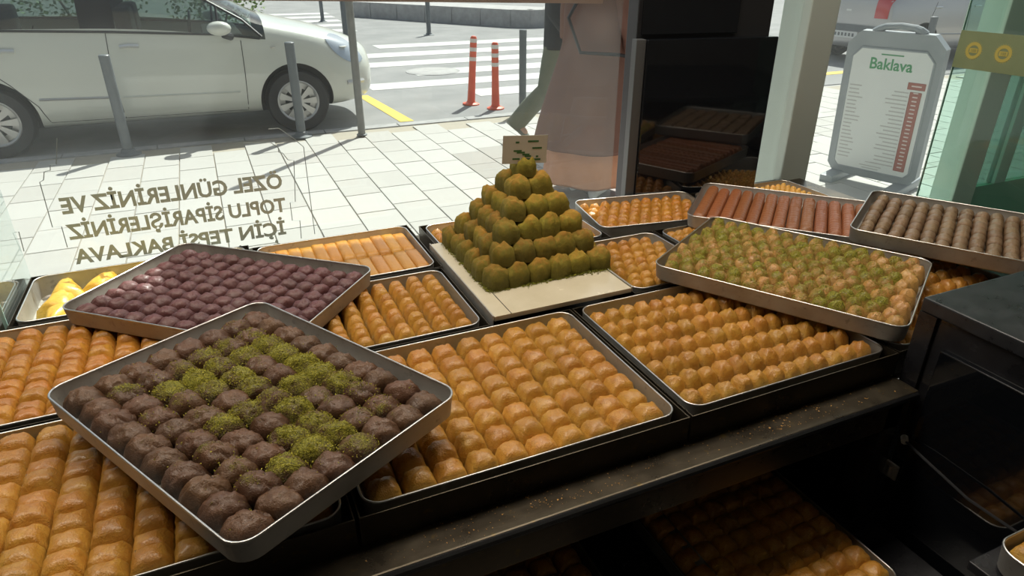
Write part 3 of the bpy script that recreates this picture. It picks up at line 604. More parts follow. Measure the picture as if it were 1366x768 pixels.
crumbs('pistachio_crumbs', chp, 26000, M['crumb'], 'bright green pistachio crumbs strewn over the chocolate baklava', 0.1)
crumbs('pistachio_crumbs', pip, 30000, M['crumb'], 'bright green pistachio crumbs strewn over the tray beside the counter', 0.1, 0.6)
# --- walnut rolls: lines of wrinkled pieces that run across the tray
def roll_piece(name, r, ln, seed):
    mb = MB(); n, m = 14, 12; rings = []
    for i in range(m + 1):
        s_ = i / m * 2 - 1; e = (1 - abs(s_) ** 5) ** 0.5 if abs(s_) < 1 else 0.0
        rr = []
        for k in range(n):
            a = 2 * math.pi * k / n
            d = 1 + 0.07 * math.sin(s_ * 13 + seed * 2 + 0.9 * math.sin(a + seed)) + 0.06 * noise.noise(Vector((math.cos(a) * 1.3, math.sin(a) * 1.3, s_ * 3 + seed * 9)))
            q = r * max(0.12, e) * d; rr.append((q * math.cos(a), s_ * ln / 2, max(0.0, r * 0.92 + q * math.sin(a))))
        rings.append(rr)
    mb.rings(rings); return mesh(name, mb.V, mb.F, True)
rl = [roll_piece('walnut_roll', 0.0168, 0.051, i + 1) for i in range(5)]
t_, L, W = tray('roll'); fill(t_, L, W, 12, 7, 'walnut_roll', rl, M['rolled'], 0.003, 'wrinkled walnut roll', 'walnut rolls on the right end tray', jit=0.08, rot=5, margin=0.016, occ=('pist',), order=('row', 'from its far rim', 'from its left rim'))
# --- brown ridged strips
def strip(name, hx, hy, h, seed):
    bm = bmesh.new(); bmesh.ops.create_grid(bm, x_segments=10, y_segments=40, size=1)
    for v in bm.verts:
        x, y, _z = v.co; m = max(abs(x), abs(y)); x = x if abs(x) > 0.999 else x * 1.21; w = 1 + 0.02 * math.sin(y * 23 + seed)
        z = h * (0.72 + 0.28 * (1 - min(1, abs(x)) ** 3)) * (1 + 0.05 * math.sin(y * 46 + seed) + 0.07 * noise.noise(Vector((x * 3, y * 16, seed)))) if m < 0.999 else 0
        v.co = Vector((x * hx * w, y * hy, z))
    me = bpy.data.meshes.new(name); bm.to_mesh(me); bm.free(); me.polygons.foreach_set('use_smooth', [True] * len(me.polygons)); return me
bs = [strip('ridged_strip', 0.0168, 0.1480, 0.034, i * 1.7) for i in range(4)]
t_, L, W = tray('brown'); bp = fill(t_, L, W, 13, 1, 'ridged_strip', bs, M['brown'], 0.003, 'long brown ridged pastry strip', 'brown ridged strips', jit=0.02, rot=0.5, margin=0.012, occ=(), order=('row', 'from its far rim', 'from its left rim'))

# ------------------------------------------------------------------ the green pyramid on its board
bd = empty('serving_board', (0.640, 1.362, 0.8425), 0, 'cream flat board with metal edges under the green pyramid', 'board')
MB().box(-0.170, 0.170, -0.217, 0.222, 0.0, 0.0105).build('board_top', worn('cream_board', (0.62, 0.55, 0.40), (0.68, 0.61, 0.46), 12, (0.12, 0.3), 0, 0.01), bd)
MB().box(-0.1745, -0.1715, -0.217, 0.222, -0.02, 0.0135, 0.0008).build('edge_strip', M['pan'], bd); MB().box(0.1715, 0.1745, -0.217, 0.10, 0.0, 0.0135, 0.0008).build('edge_strip', M['pan'], bd)
MB().box(-0.132, -0.1305, -0.217, 0.222, 0.0105, 0.0110).build('seam', M['blackmat'], bd)
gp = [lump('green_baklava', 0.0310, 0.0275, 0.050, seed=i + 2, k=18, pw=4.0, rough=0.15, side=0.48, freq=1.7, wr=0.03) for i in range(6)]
PX, PY, PZ, CELL = 0.662, 1.418, 0.8535, 0.0535
LEVELS = 'bottom second third fourth fifth top'.split()
for lv in range(6):
    n = 6 - lv
    for i in range(n):
        for j in range(n):
            if 0 < i < n - 1 and 0 < j < n - 1: continue
            x, y = PX + (i - (n - 1) / 2) * CELL, PY + (j - (n - 1) / 2) * CELL
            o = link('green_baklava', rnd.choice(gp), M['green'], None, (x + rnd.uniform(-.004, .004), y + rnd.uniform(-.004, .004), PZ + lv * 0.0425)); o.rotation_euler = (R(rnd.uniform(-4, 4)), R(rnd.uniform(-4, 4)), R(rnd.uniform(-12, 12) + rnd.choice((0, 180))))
            if i == 0 or (j > 0 and i < n - 1): o.rotation_euler.z += R(90)
            if lv == 5: tag(o, 'green coated baklava at the very top of the pyramid under the card', 'pastry', 'green pyramid')
            elif j == 0: tag(o, 'green coated baklava, front side of the pyramid, %s layer, %s from the left' % (LEVELS[lv], ORD[i + 1]), 'pastry', 'green pyramid')
            elif i == 0: tag(o, 'green coated baklava, left side of the pyramid, %s layer, %s from the front' % (LEVELS[lv], ORD[j + 1]), 'pastry', 'green pyramid')
            elif i == n - 1: tag(o, 'green coated baklava, right side of the pyramid, %s layer, %s from the front' % (LEVELS[lv], ORD[j + 1]), 'pastry', 'green pyramid')
            else: tag(o, 'green coated baklava, window side of the pyramid, %s layer, %s from the left' % (LEVELS[lv], ORD[i + 1]), 'pastry', 'green pyramid')
M['greencrumb'] = worn('green_crumb', (0.10, 0.11, 0.006), (0.24, 0.22, 0.012), 300, (0.8, 0.9)); mb = MB()
for _ in range(2600):
    a = rnd.choice((0, 0, 1)); s_ = rnd.uniform(0.0008, 0.0026)
    p = Vector((PX + rnd.uniform(-.16, .16), PY - 0.158 + rnd.gauss(0, .006), PZ)) if not a else Vector((PX - 0.16 + rnd.gauss(0, .004), PY + rnd.uniform(-.16, .16), PZ))
    q = [p + Vector((rnd.uniform(-s_, s_), rnd.uniform(-s_, s_), abs(rnd.uniform(-s_, s_)) * 1.3)) * 1.4 for _ in range(4)]
    mb.add(q, [(0, 1, 2), (0, 2, 3), (0, 3, 1), (1, 3, 2)])
tag(mb.build('green_crumbs', M['greencrumb']), 'green crumbs along the foot of the pyramid', 'crumbs', None, 'stuff')
cdp = empty('sign_card', (0.654, 1.400, 1.086), R(4), 'small pale card with green print stuck into the top of the pyramid', 'sign card')
M['card'] = plain('card_paper', (0.66, 0.62, 0.52), 0.6); M['cardprint'] = plain('dark_green_print', (0.06, 0.16, 0.05), 0.7)
MB().box(-0.055, 0.055, -0.0006, 0.0006, 0.012, 0.078).build('card', M['card'], cdp); MB().tube([(0, 0.002, -0.02), (0, 0.002, 0.07)], 0.0012, 6).build('stick', M['pan'], cdp)
pm = MB()
for x0, x1, z in ((-0.024, -0.015, .060), (0.006, 0.033, .062), (0.018, 0.042, .046), (-0.028, -0.008, .040), (-0.02, 0.0, .036), (-0.006, 0.012, .031), (0.0, 0.016, .027), (-0.030, -0.012, .021), (-0.008, 0.014, .020), (0.018, 0.040, .019), (0.028, 0.034, .026)): pm.box(x0, x1, -0.0009, -0.00065, z, z + 0.0042)
pr_ = pm.build('print', M['cardprint'], cdp)
cdp.rotation_euler = (0, R(3), R(-6))

# ------------------------------------------------------------------ trays on the dark shelf below
for k, (u0, u1, v0, v1, w) in {'L1': (0.02, 0.51, 0.50, 0.875, 'on the lower shelf left of the gap'), 'L2': (0.648, 1.015, 0.50, 0.862, 'on the lower shelf nearest the table leg')}.items():
    L, W = u1 - u0, v1 - v0; t_ = make_tray('baking_tray', ((u0 + u1) / 2, (v0 + v1) / 2, 0.4605), 0, L, W, 0.042, M['pan_dark'], 'dim tray of pastry ' + w)
    fill(t_, L - .014, W - .014, 9 if k == 'L1' else 8, 8, 'baklava_piece', sq, M['gold_deep'], 0.003, 'dim baklava in the ' + ('left' if k == 'L1' else 'right') + ' lower tray', 'dim pieces in the %s lower tray' % ('left' if k == 'L1' else 'right'), order=('row', 'from the back', 'from the left'))
fb = MB().box(0.684, 0.704, 0.50, 0.862, 0.5035, 0.5065, 0.001).build('flat_bar', M['pan_dark']); tag(fb, 'flat steel bar lying across the right lower tray', 'bar')

# ------------------------------------------------------------------ small tray on a side stand by the counter
sst = empty('side_stand', (1.012, 0.19, 0), 0, 'narrow dark side stand in front of the black counter', 'stand')
MB().box(-0.135, 0.135, -0.17, 0.17, 0.742, 0.757, 0.002).build('top', M['black'], sst); MB().box(-0.02, 0.02, -0.02, 0.02, 0.03, 0.742).build('post', M['black'], sst); MB().box(-0.12, 0.12, -0.12, 0.12, 0.0, 0.03, 0.003).build('foot', M['black'], sst)
st_t = make_tray('baking_tray', (1.012, 0.19, 0.7585), 0, 0.25, 0.31, 0.042, M['pan_dark'], 'small tray just inside the picture at the lower right corner')
for i, (x, y) in enumerate(((-0.09, 0.12), (-0.04, 0.12), (-0.09, 0.07), (-0.04, 0.07))):
    o = link('baklava_square', sq[i], M['gold_deep'], None, (1.012 + x, 0.19 + y, 0.7615)); tag(o, 'baklava in the small lower right tray, %s piece' % ORD[i + 1], 'pastry', 'pieces in the small tray')

# ================================================================== street furniture
M['postgrey'] = worn('grey_post_paint', (0.115, 0.13, 0.14), (0.15, 0.165, 0.175), 14, (0.4, 0.5)); M['red'] = worn('orange_red_plastic', (0.72, 0.10, 0.045), (0.80, 0.14, 0.06), 10, (0.4, 0.5))
M['refl'] = plain('white_reflector', (0.75, 0.70, 0.66), 0.4)
def bollard(u, v, h, label, z0=0.0, r=0.040, lean=0):
    b = empty('bollard', (u, v, z0), 0, label, 'bollard', 'grey bollards'); b.rotation_euler = (0, R(lean), 0)
    MB().lathe([(r, 0.02), (r, h - 0.05), (r * 0.97, h - 0.045)], 20).build('post', M['postgrey'], b, smooth=False); MB().lathe([(r * 0.9, h - 0.046), (r * 1.02, h - 0.044), (r * 1.02, h - 0.006), (r * 0.85, h)], 20).build('cap', M['postgrey'], b)
    MB().lathe([(r * 2.4, 0.0), (r * 2.4, 0.010), (r * 1.5, 0.022), (r * 1.25, 0.05), (r, 0.055)], 20).build('base_flange', M['postgrey'], b)
bollard(-0.72, 6.62, 0.83, 'grey bollard in front of the white car door', 0, 0.042)
bollard(0.76, 6.68, 0.86, 'grey bollard in front of the white car front wheel', 0, 0.042)
bollard(3.21, 6.92, 0.88, 'grey bollard right of the two red posts', -0.02, 0.040)
bollard(4.87, 15.6, 0.75, 'small far bollard before the stone island', -0.02, 0.05)
bollard(3.29, 20.3, 0.9, 'far bollard above the white car bonnet', -0.02, 0.05)
bollard(2.96, 15.4, 0.85, 'far bollard just behind the tall thin pole', -0.02, 0.07)
bollard(9.95, 7.1, 0.80, 'bollard standing beside the silver car', -0.02, 0.05)
po = empty('thin_pole', (1.30, 6.50, 0), 0, 'tall thin grey pole on the pavement in front of the white car nose', 'pole')
MB().lathe([(0.036, 0.0), (0.036, 2.3)], 16).build('tube', worn('pole_paint', (0.19, 0.19, 0.175), (0.24, 0.235, 0.22), 12, (0.4, 0.5)), po); MB().lathe([(0.05, 0.0), (0.05, 0.012), (0.038, 0.016)], 16).build('base_ring', M['postgrey'], po); MB().lathe([(0.02, 2.3), (0.036, 2.301), (0.02, 2.33)], 12).build('cap', M['postgrey'], po)
for u, v, h, ln, lab in ((2.85, 7.6, 0.77, 4, 'orange red flexible road post with pale bands, the leaning one'), (3.02, 7.25, 0.73, 0, 'orange red flexible road post with pale bands, nearer the grey bollard')):
    b = empty('road_post', (u, v, -0.02), 0, lab, 'road post', 'orange red road posts'); b.rotation_euler = (0, R(ln), 0)
    MB().lathe([(0.10, 0.0), (0.10, 0.015), (0.055, 0.03), (0.046, 0.05), (0.040, h * 0.5), (0.040, h - 0.03), (0.028, h - 0.005), (0.01, h)], 18).build('tube', M['red'], b)
    for z in (0.50, 0.60, 0.69): MB().lathe([(0.0415, h * z / .73 - 0.03), (0.0415, h * z / .73 + 0.012)], 18, cap=False).build('band', M['refl'], b)

# ------------------------------------------------------------------ menu stand
M['standgrey'] = worn('grey_stand_plastic', (0.26, 0.29, 0.31), (0.30, 0.33, 0.35), 8, (0.35, 0.45)); M['poster'] = plain('white_poster', (0.74, 0.76, 0.75), 0.4)
M['inkgreen'] = plain('green_ink', (0.06, 0.30, 0.12), 0.6); M['inkred'] = plain('brick_red_ink', (0.36, 0.12, 0.09), 0.6); M['inkgrey'] = plain('grey_ink', (0.50, 0.50, 0.49), 0.6); M['inkpale'] = plain('pale_ink', (0.70, 0.58, 0.55), 0.6)
L0, R0 = Vector((4.385, 3.70)), Vector((4.565, 3.06)); mid = (L0 + R0) / 2; dx = (R0 - L0).normalized()
sg = empty('menu_stand', (mid.x, mid.y, 0), math.atan2(dx.y, dx.x), 'grey plastic pavement stand with a white menu poster headed Baklava', 'menu stand')
def extr(poly, y0, y1): return MB().rings([[(x, y0, z) for x, z in poly], [(x, y1, z) for x, z in poly]])
hw = 0.325
body = [(-hw + .05, .05), (hw - .05, .05), (hw, .11), (hw, .92), (hw - .085, 1.0), (.10, 1.0), (-.10, 1.0), (-hw + .085, 1.0), (-hw, .92), (-hw, .11)]
fr = extr(body, -0.035, 0.035).build('frame', M['standgrey'], sg)
MB().tube([(-.165, 0, .99), (-.13, 0, 1.013), (-.10, 0, 1.026), (0, 0, 1.036), (.10, 0, 1.026), (.13, 0, 1.013), (.165, 0, .99)], [.03, .026, .021, .019, .021, .026, .03], 10).build('handle', M['standgrey'], sg)
inner = [(-.24, .10), (.24, .10), (.275, .135), (.275, .84), (.215, .90), (-.215, .90), (-.275, .84), (-.275, .135)]
po_ = extr(inner, -0.040, -0.034).build('poster', M['poster'], sg)
edge = MB().tube([(x, -0.036, z) for x, z in inner], 0.008, 6, True).build('poster_bead', M['standgrey'], sg)
for x in (-.24, .24): MB().box(x - .05, x + .05, -.20, .20, 0.0, 0.06, 0.01).build('foot', M['standgrey'], sg)
me = text_mesh('heading_text', 'Baklava', 0.098, 0.002, 'CENTER'); o = link('heading_text', me, M['inkgreen'], po_, (0.0, -0.0412, 0.775)); o.rotation_euler = (R(90), 0, 0)
p1, p2, p3, p4_ = MB(), MB(), MB(), MB()
p1.box(-.075, .075, -.0413, -.0405, .862, .870)
for k in range(20):
    z = .655 - k * .0255
    p2.box(-.255, -.255 + rnd.uniform(.05, .11), -.0413, -.0405, z, z + .008); w_ = rnd.uniform(.08, .17); p2.box(.155 - w_, .155, -.0413, -.0405, z - .010, z - .002)
    p4_.box(.186, .218, -.0422, -.0416, z - .006, z + .002)
p3.box(.165, .24, -.0415, -.0405, .142, .658, 0.004); p3.box(.14, .255, -.0415, -.0405, .672, .715, 0.002)
p4_.box(.165, .23, -.0422, -.0416, .690, .698)
for z, w_ in ((.118, .12), (.135, .16)): p2.box(-w_ / 2, w_ / 2, -.0413, -.0405, z, z + .006)
p2.box(-.04, .04, -.0413, -.0405, .16, .165)
p1.build('small_heading', M['inkgreen'], po_); p2.build('printed_lines', M['inkgrey'], po_); p3.build('price_column', M['inkred'], po_); p4_.build('price_marks', M['inkpale'], po_)
sg.rotation_euler = (R(4.5), 0, math.atan2(dx.y, dx.x)); sg.scale = (1, 1, 1.09)

# ================================================================== cars
M['carwhite'] = NT('pearl_white_paint').pbr(Base__Color=(0.60, 0.61, 0.55), Roughness=0.3, Coat__Weight=0.8, Coat__Roughness=0.05)
M['carsilver'] = NT('silver_paint').pbr(Base__Color=(0.50, 0.49, 0.49), Metallic=0.35, Roughness=0.35, Coat__Weight=0.6, Coat__Roughness=0.06)
M['tyre'] = plain('tyre_rubber', (0.022, 0.022, 0.023), 0.75); M['alloy'] = plain('alloy_silver', (0.52, 0.51, 0.49), 0.35, 0.5); M['lens'] = plain('clear_lens', (0.42, 0.47, 0.52), 0.08, 0.4, Coat__Weight=1.0); M['tail'] = plain('red_lens', (0.55, 0.035, 0.04), 0.12, 0.0, Coat__Weight=1.0)
M['chrome'] = plain('chrome', (0.72, 0.72, 0.70), 0.35, 0.6); M['plate'] = plain('plate_white', (0.75, 0.75, 0.74), 0.4); M['seat'] = plain('dark_upholstery', (0.03, 0.03, 0.033), 0.8); M['amber'] = plain('pale_lens', (0.65, 0.6, 0.55), 0.15)
def make_car(name, loc, rz, paint, label, wb, scale_w=1.0, rear=False):
    root = empty(name, loc, rz, label, 'car')
    k = wb / 2.51
    #      x      zb    wb    wm    zbelt  ws   p5 y   p5 z   top z
    ST = [(0.84, 0.30, 0.30, 0.42, 0.60, 0.36, 0.25, 0.68, 0.70), (0.78, 0.24, 0.48, 0.60, 0.64, 0.54, 0.40, 0.74, 0.77), (0.62, 0.20, 0.66, 0.755, 0.72, 0.70, 0.56, 0.82, 0.85), (0.36, 0.18, 0.72, 0.825, 0.84, 0.775, 0.64, 0.91, 0.94),
          (0.0, 0.17, 0.74, 0.84, 0.905, 0.79, 0.70, 0.985, 1.02), (-0.24, 0.17, 0.75, 0.845, 0.90, 0.80, 0.73, 1.03, 1.075), (-0.36, 0.17, 0.75, 0.845, 0.905, 0.80, 0.715, 1.11, 1.16), (-0.75, 0.17, 0.75, 0.845, 0.945, 0.80, 0.655, 1.29, 1.34), (-1.12, 0.17, 0.75, 0.845, 0.972, 0.80, 0.615, 1.415, 1.465),
          (-1.47, 0.17, 0.75, 0.845, 0.992, 0.80, 0.605, 1.45, 1.50), (-1.62, 0.17, 0.75, 0.845, 1.00, 0.80, 0.60, 1.45, 1.505), (-2.25, 0.17, 0.75, 0.845, 1.025, 0.80, 0.59, 1.43, 1.49), (-2.50, 0.17, 0.75, 0.845, 1.035, 0.80, 0.58, 1.41, 1.47), (-2.86, 0.19, 0.74, 0.83, 1.04, 0.785, 0.56, 1.33, 1.39),
          (-3.06, 0.22, 0.72, 0.81, 1.04, 0.77, 0.54, 1.20, 1.26), (-3.20, 0.28, 0.68, 0.79, 0.98, 0.75, 0.60, 1.02, 1.05), (-3.24, 0.34, 0.64, 0.76, 0.86, 0.72, 0.58, 0.93, 0.95)]
    rings = []
    for (x, zb, w0, wm, zs, ws, y5, z5, zt) in ST:
        f = scale_w; half = [(0.0, zb), (w0 * f, zb + .01), (wm * f, zb + .14), (wm * 1.005 * f, (zb + .14 + zs) / 2 + .02), (ws * f, zs), (y5 * f, z5), (y5 * .5 * f, z5 + (zt - z5) * .8), (0.0, zt)]
        full = half + [(-y, z) for y, z in half[-2:0:-1]]
        rings.append([(x * k, y, z) for y, z in full])
    mb = MB().rings(rings); me = mesh('body', mb.V, mb.F, True); n = 14
    o = link('body', me, [paint, M['carglass'], M['blackmat']])
    for p in me.polygons:
        if len(p.vertices) != 4: continue
        i, j = divmod(min(p.vertices[0], p.vertices[1]), n); j = p.index % n; i = p.index // n
        side = j in (4, 9)
        if side and 5 <= i <= 8: p.material_index = 1
        if side and 10 <= i <= 12: p.material_index = 1
        if side and i in (9,): p.material_index = 2
        if side and i == 12: p.material_index = 2
        if j in (5, 6, 7, 8) and 5 <= i <= 7: p.material_index = 1
        if j in (5, 6, 7, 8) and i in (13, 14): p.material_index = 1
    md = o.modifiers.new('s', 'SUBSURF'); md.levels = md.render_levels = 2; baked(o)
    cut = MB()
    for xx in (0.0, -wb):
        for sy in (-1, 1): cut.rings([[(xx + 0.348 * math.cos(2 * math.pi * a / 40), sy * yy, 0.31 + 0.348 * math.sin(2 * math.pi * a / 40)) for a in range(40)][::sy] for yy in (0.56, 1.1)])
    cme = mesh('cutter', cut.V, cut.F); c = link('cutter', cme, M['blackmat'])
    bm = bmesh.new(); bm.from_mesh(cme); bmesh.ops.recalc_face_normals(bm, faces=bm.faces); bm.to_mesh(cme); bm.free()
    bm = bmesh.new(); bm.from_mesh(o.data); bmesh.ops.recalc_face_normals(bm, faces=bm.faces); bm.to_mesh(o.data); bm.free()
    md = o.modifiers.new('b', 'BOOLEAN'); md.object = c; md.operation = 'DIFFERENCE'; md.solver = 'EXACT'
    try: md.material_mode = 'TRANSFER'
    except Exception: pass
    baked(o); bpy.data.objects.remove(c)
    full = o.data; tree = BVHTree.FromPolygons([v.co for v in full.vertices], [p.vertices for p in full.polygons])
    def keep(nm, test, mat):
        idx = {}; V = []; Fc = []
        for p in full.polygons:
            if not test(p): continue
            f = []
            for vi in p.vertices:
                if vi not in idx: idx[vi] = len(V); V.append(full.vertices[vi].co.copy())
                f.append(idx[vi])
            Fc.append(f)
        if Fc: m_ = mesh(nm, V, Fc); autosmooth(m_, 40); return link(nm, m_, mat, root)
    gi = [i for i, s in enumerate(full.materials) if s and s.name.startswith('car_glass')]; bi = [i for i, s in enumerate(full.materials) if s and s.name.startswith('black_plastic')]
    xc = lambda p: p.center.x / k
    bo = keep('body', lambda p: p.material_index not in gi + bi, paint); keep('wheel_arch', lambda p: p.material_index in bi and p.center.z < .8, M['blackmat'])
    keep('pillar', lambda p: p.material_index in bi and p.center.z >= .8 and p.center.y < 0, M['blackmat']); keep('pillar', lambda p: p.material_index in bi and p.center.z >= .8 and p.center.y > 0, M['blackmat'])
    steep = lambda p: abs(p.normal.y) > 0.55
    for sy in (-1, 1):
        keep('front_window', lambda p: p.material_index in gi and steep(p) and p.center.y * sy > 0 and xc(p) > -1.55, M['carglass']); keep('rear_side_window', lambda p: p.material_index in gi and steep(p) and p.center.y * sy > 0 and xc(p) <= -1.55, M['carglass'])
    keep('windshield', lambda p: p.material_index in gi and not steep(p) and xc(p) > -1.55, M['carglass']); keep('rear_window', lambda p: p.material_index in gi and not steep(p) and xc(p) <= -1.55, M['carglass'])
    bpy.data.objects.remove(o)
    def surf(x, z, sy=-1, off=0.002):
        h = tree.ray_cast(Vector((x * k, sy * 3, z)), Vector((0, -sy, 0)))
        return (h[0] + h[1] * off) if h[0] else Vector((x * k, sy * .84, z))
    def seam(nm, pts, r, mat, sy=-1, par=None, off=0.0): return MB().tube([surf(x, z, sy, off) for x, z in pts], r, 5).build(nm, mat, par or bo)
    def dense(pts, m=6): return [(a[0] + (b[0] - a[0]) * t / m, a[1] + (b[1] - a[1]) * t / m) for a, b in zip(pts, pts[1:]) for t in range(m)] + [pts[-1]]
    M.setdefault('seam', plain('door_gap', (0.05, 0.05, 0.048), 0.7))
    for sy in (-1, 1):
        seam('door_seam', dense([(-1.52, 0.98), (-1.535, 0.7), (-1.52, 0.26)]), .004, M['seam'], sy); seam('door_seam', dense([(-.44, .88), (-.45, .6), (-.47, .26)]), .004, M['seam'], sy)
        seam('door_seam', dense([(-2.30, .95), (-2.42, .72), (-2.30, .60), (-2.15, .42), (-2.10, .28)]), .004, M['seam'], sy); seam('sill_seam', dense([(-2.10, .27), (-.47, .25)], 14), .003, M['seam'], sy)
        seam('side_moulding', dense([(-2.13, .475), (-1.55, .455)], 8), .011, M['chrome' if False else 'alloy'], sy); seam('side_moulding', dense([(-1.50, .452), (-.52, .43)], 10), .009, paint, sy)
        seam('window_trim', dense([(-.27, .888), (-.6, .935), (-1.5, .99), (-2.5, 1.035)], 7), .012, M['blackmat'], sy); seam('window_frame', dense([(-.25, .90), (-.40, 1.05), (-.75, 1.26), (-1.12, 1.385)], 6), .013, M['blackmat'], sy)
        seam('quarter_bar', dense([(-.62, .94), (-.60, 1.17)], 4), .012, M['blackmat'], sy)
        for hx in (-1.36, -2.28): seam('door_handle', dense([(hx - .075, .868), (hx, .874), (hx + .075, .868)], 3), .016, M['chrome'], sy, None, .008)
        MB().lathe([(.002, 0), (.02, .004), (.024, .012)], 10, surf(-.17, .80, sy, 0)).build('side_repeater', M['amber'], root)
        # mirror
        mp = surf(-.60, .985, sy); mr = MB()
        mr.rings([[(mp.x + .105 * r_ * math.cos(a * math.pi / 8) - .01, mp.y + sy * dy, mp.z + .01 + .062 * r_ * math.sin(a * math.pi / 8)) for a in range(16)] for dy, r_ in ((.055, .55), (.06, .85), (.11, 1.0), (.17, .95), (.205, .55))]).build('mirror', paint, root, smooth=True)
        MB().tube([surf(-.52, .915, sy), mp + Vector((.02, sy * .10, -.05))], [.035, .028], 8).build('mirror_arm', M['blackmat'], root)
    if not rear:
        for sy in (-1, 1):
            V = []; Fc = []; N, Q = 12, 6
            for a in range(N + 1):
                for b in range(Q + 1):
                    t = a / N; x = .34 + .36 * t; zc = .845 - .20 * t; hh = .055 + .045 * math.sin(math.pi * min(1, t * 1.05)) if t < 1 else .045
                    hh *= (1 - (2 * t - 1) ** 6 * .8); V.append(surf(x, zc + (b / Q * 2 - 1) * hh, sy, .006))
            for a in range(N):
                for b in range(Q): q = a * (Q + 1) + b; Fc.append((q, q + 1, q + Q + 2, q + Q + 1))
            hl = link('headlamp', mesh('headlamp', V, Fc, True), M['lens'], root)
            MB().lathe([(.001, .0), (.035, .002), (.04, .012)], 14, surf(.50, .765, sy, .006)).build('reflector', M['chrome'], hl)
            seam('bumper_strip', dense([(.50, .44), (.68, .44)], 5), .022, M['alloy'], sy, root)
        MB().box(.80 * k, .86 * k, -.26, .26, .42, .53, .01).build('grille', M['blackmat'], root)
    def rsurf(y, z, off=.004):
        h = tree.ray_cast(Vector((-6, y, z)), Vector((1, 0, 0))); return h[0] + h[1] * off if h[0] else Vector((-3.25 * k, y, z))
    def patch(nm, ys, zs, mat, off=.004):
        V = [rsurf(y, z, off) for y in ys for z in zs]; q = len(zs); return link(nm, mesh(nm, V, [(a * q + b, a * q + b + 1, (a + 1) * q + b + 1, (a + 1) * q + b) for a in range(len(ys) - 1) for b in range(q - 1)], True), mat, root)
    lin = lambda a, b, m: [a + (b - a) * t / m for t in range(m + 1)]
    for sy in (-1, 1): patch('tail_lamp', [sy * y for y in lin(.50, .735, 6)], lin(.72, .99, 6), M['tail'], .008)
    if rear:
        patch('bumper_strip', lin(-.74, .74, 16), lin(.50, .60, 3), M['postgrey'], .022); pl_ = patch('number_plate', lin(-.26, .26, 3), lin(.395, .495, 2), M['plate'], .02)
        patch('badge', lin(-.05, .05, 2), lin(.80, .83, 1), M['chrome'], .006)
        for kx in range(6): patch('plate_mark', lin(-.2 + kx * .07, -.16 + kx * .07, 1), lin(.42, .47, 1), M['postgrey'], .024)
    # wheels
    for i, (xx, sy) in enumerate(((0, -1), (-wb, -1), (0, 1), (-wb, 1))):
        w = empty('wheel', (xx, sy * (.735 * scale_w), 0.298)); w.parent = root
        rot = Matrix.Rotation(R(-90 * sy), 4, 'X')
        def put(nm, mb_, mat, sm=True):
            me_ = mesh(nm, [rot @ Vector(v) for v in mb_.V], mb_.F); autosmooth(me_, 35); return link(nm, me_, mat, w)
        put('tyre', MB().lathe([(.196, -.07), (.235, -.095), (.280, -.092), (.298, -.06), (.298, .06), (.280, .092), (.235, .097), (.198, .085)], 40, cap=False), M['tyre'])
        put('rim', MB().lathe([(.198, -.06), (.198, .085), (.190, .090), (.176, .078), (.170, .03), (.02, .02)], 40, cap=False), M['alloy']); put('brake_disc', MB().lathe([(.02, .018), (.168, .024), (.168, .028), (.02, .024)], 24), M['blackmat'])
        for s_ in range(18):
            a = 2 * math.pi * (s_ // 2) / 9 + (.085 if s_ % 2 else -.085); ca, sa = math.cos(a), math.sin(a); d = Vector((ca, sa, 0)); t = Vector((-sa, ca, 0)); q = []
            for rr, hw_, zz in ((.045, .011, .086), (.182, .017, .076)):
                for s2 in (-1, 1): q.append(d * rr + t * hw_ * s2 + Vector((0, 0, zz)))
            q += [p - Vector((0, 0, .035)) for p in q]
            put('spoke', MB().add(q, [(0, 2, 3, 1), (4, 5, 7, 6), (0, 1, 5, 4), (2, 6, 7, 3), (0, 4, 6, 2), (1, 3, 7, 5)]), M['alloy'])
        put('hub_cap', MB().lathe([(.055, .07), (.05, .09), (.02, .094)], 20), M['alloy'])
    # cabin
    for x0, x1, y0, y1 in ((-1.45, -.95, -.62, -.1), (-1.45, -.95, .1, .62), (-2.5, -1.95, -.62, .62)):
        MB().box(x0 * k, x1 * k, y0, y1, .35, .62, .05).build('seat', M['seat'], root); MB().box(x0 * k, (x0 + .14) * k, y0 + .02, y1 - .02, .6, 1.17, .04).build('seat_back', M['seat'], root)
    MB().box(-.75 * k, -.40 * k, -.66, .66, .72, .93, .04).build('dashboard', M['seat'], root)
    MB().tube([(-.86 * k + .03 * math.sin(a * math.pi / 10), -.36 + .18 * math.cos(a * math.pi / 10), .93 + .18 * math.sin(a * math.pi / 10)) for a in range(20)], .014, 6, True).build('steering_wheel', M['seat'], root)
    return root
make_car('car', (0.81, 7.80, -0.02), 0, M['carwhite'], 'pearl white hatchback car parked along the kerb outside the window', 2.51)
make_car('car', (13.15, 8.52, -0.02), 0, M['carsilver'], 'silver car seen from behind beyond the menu stand', 2.58, 1.02, True)

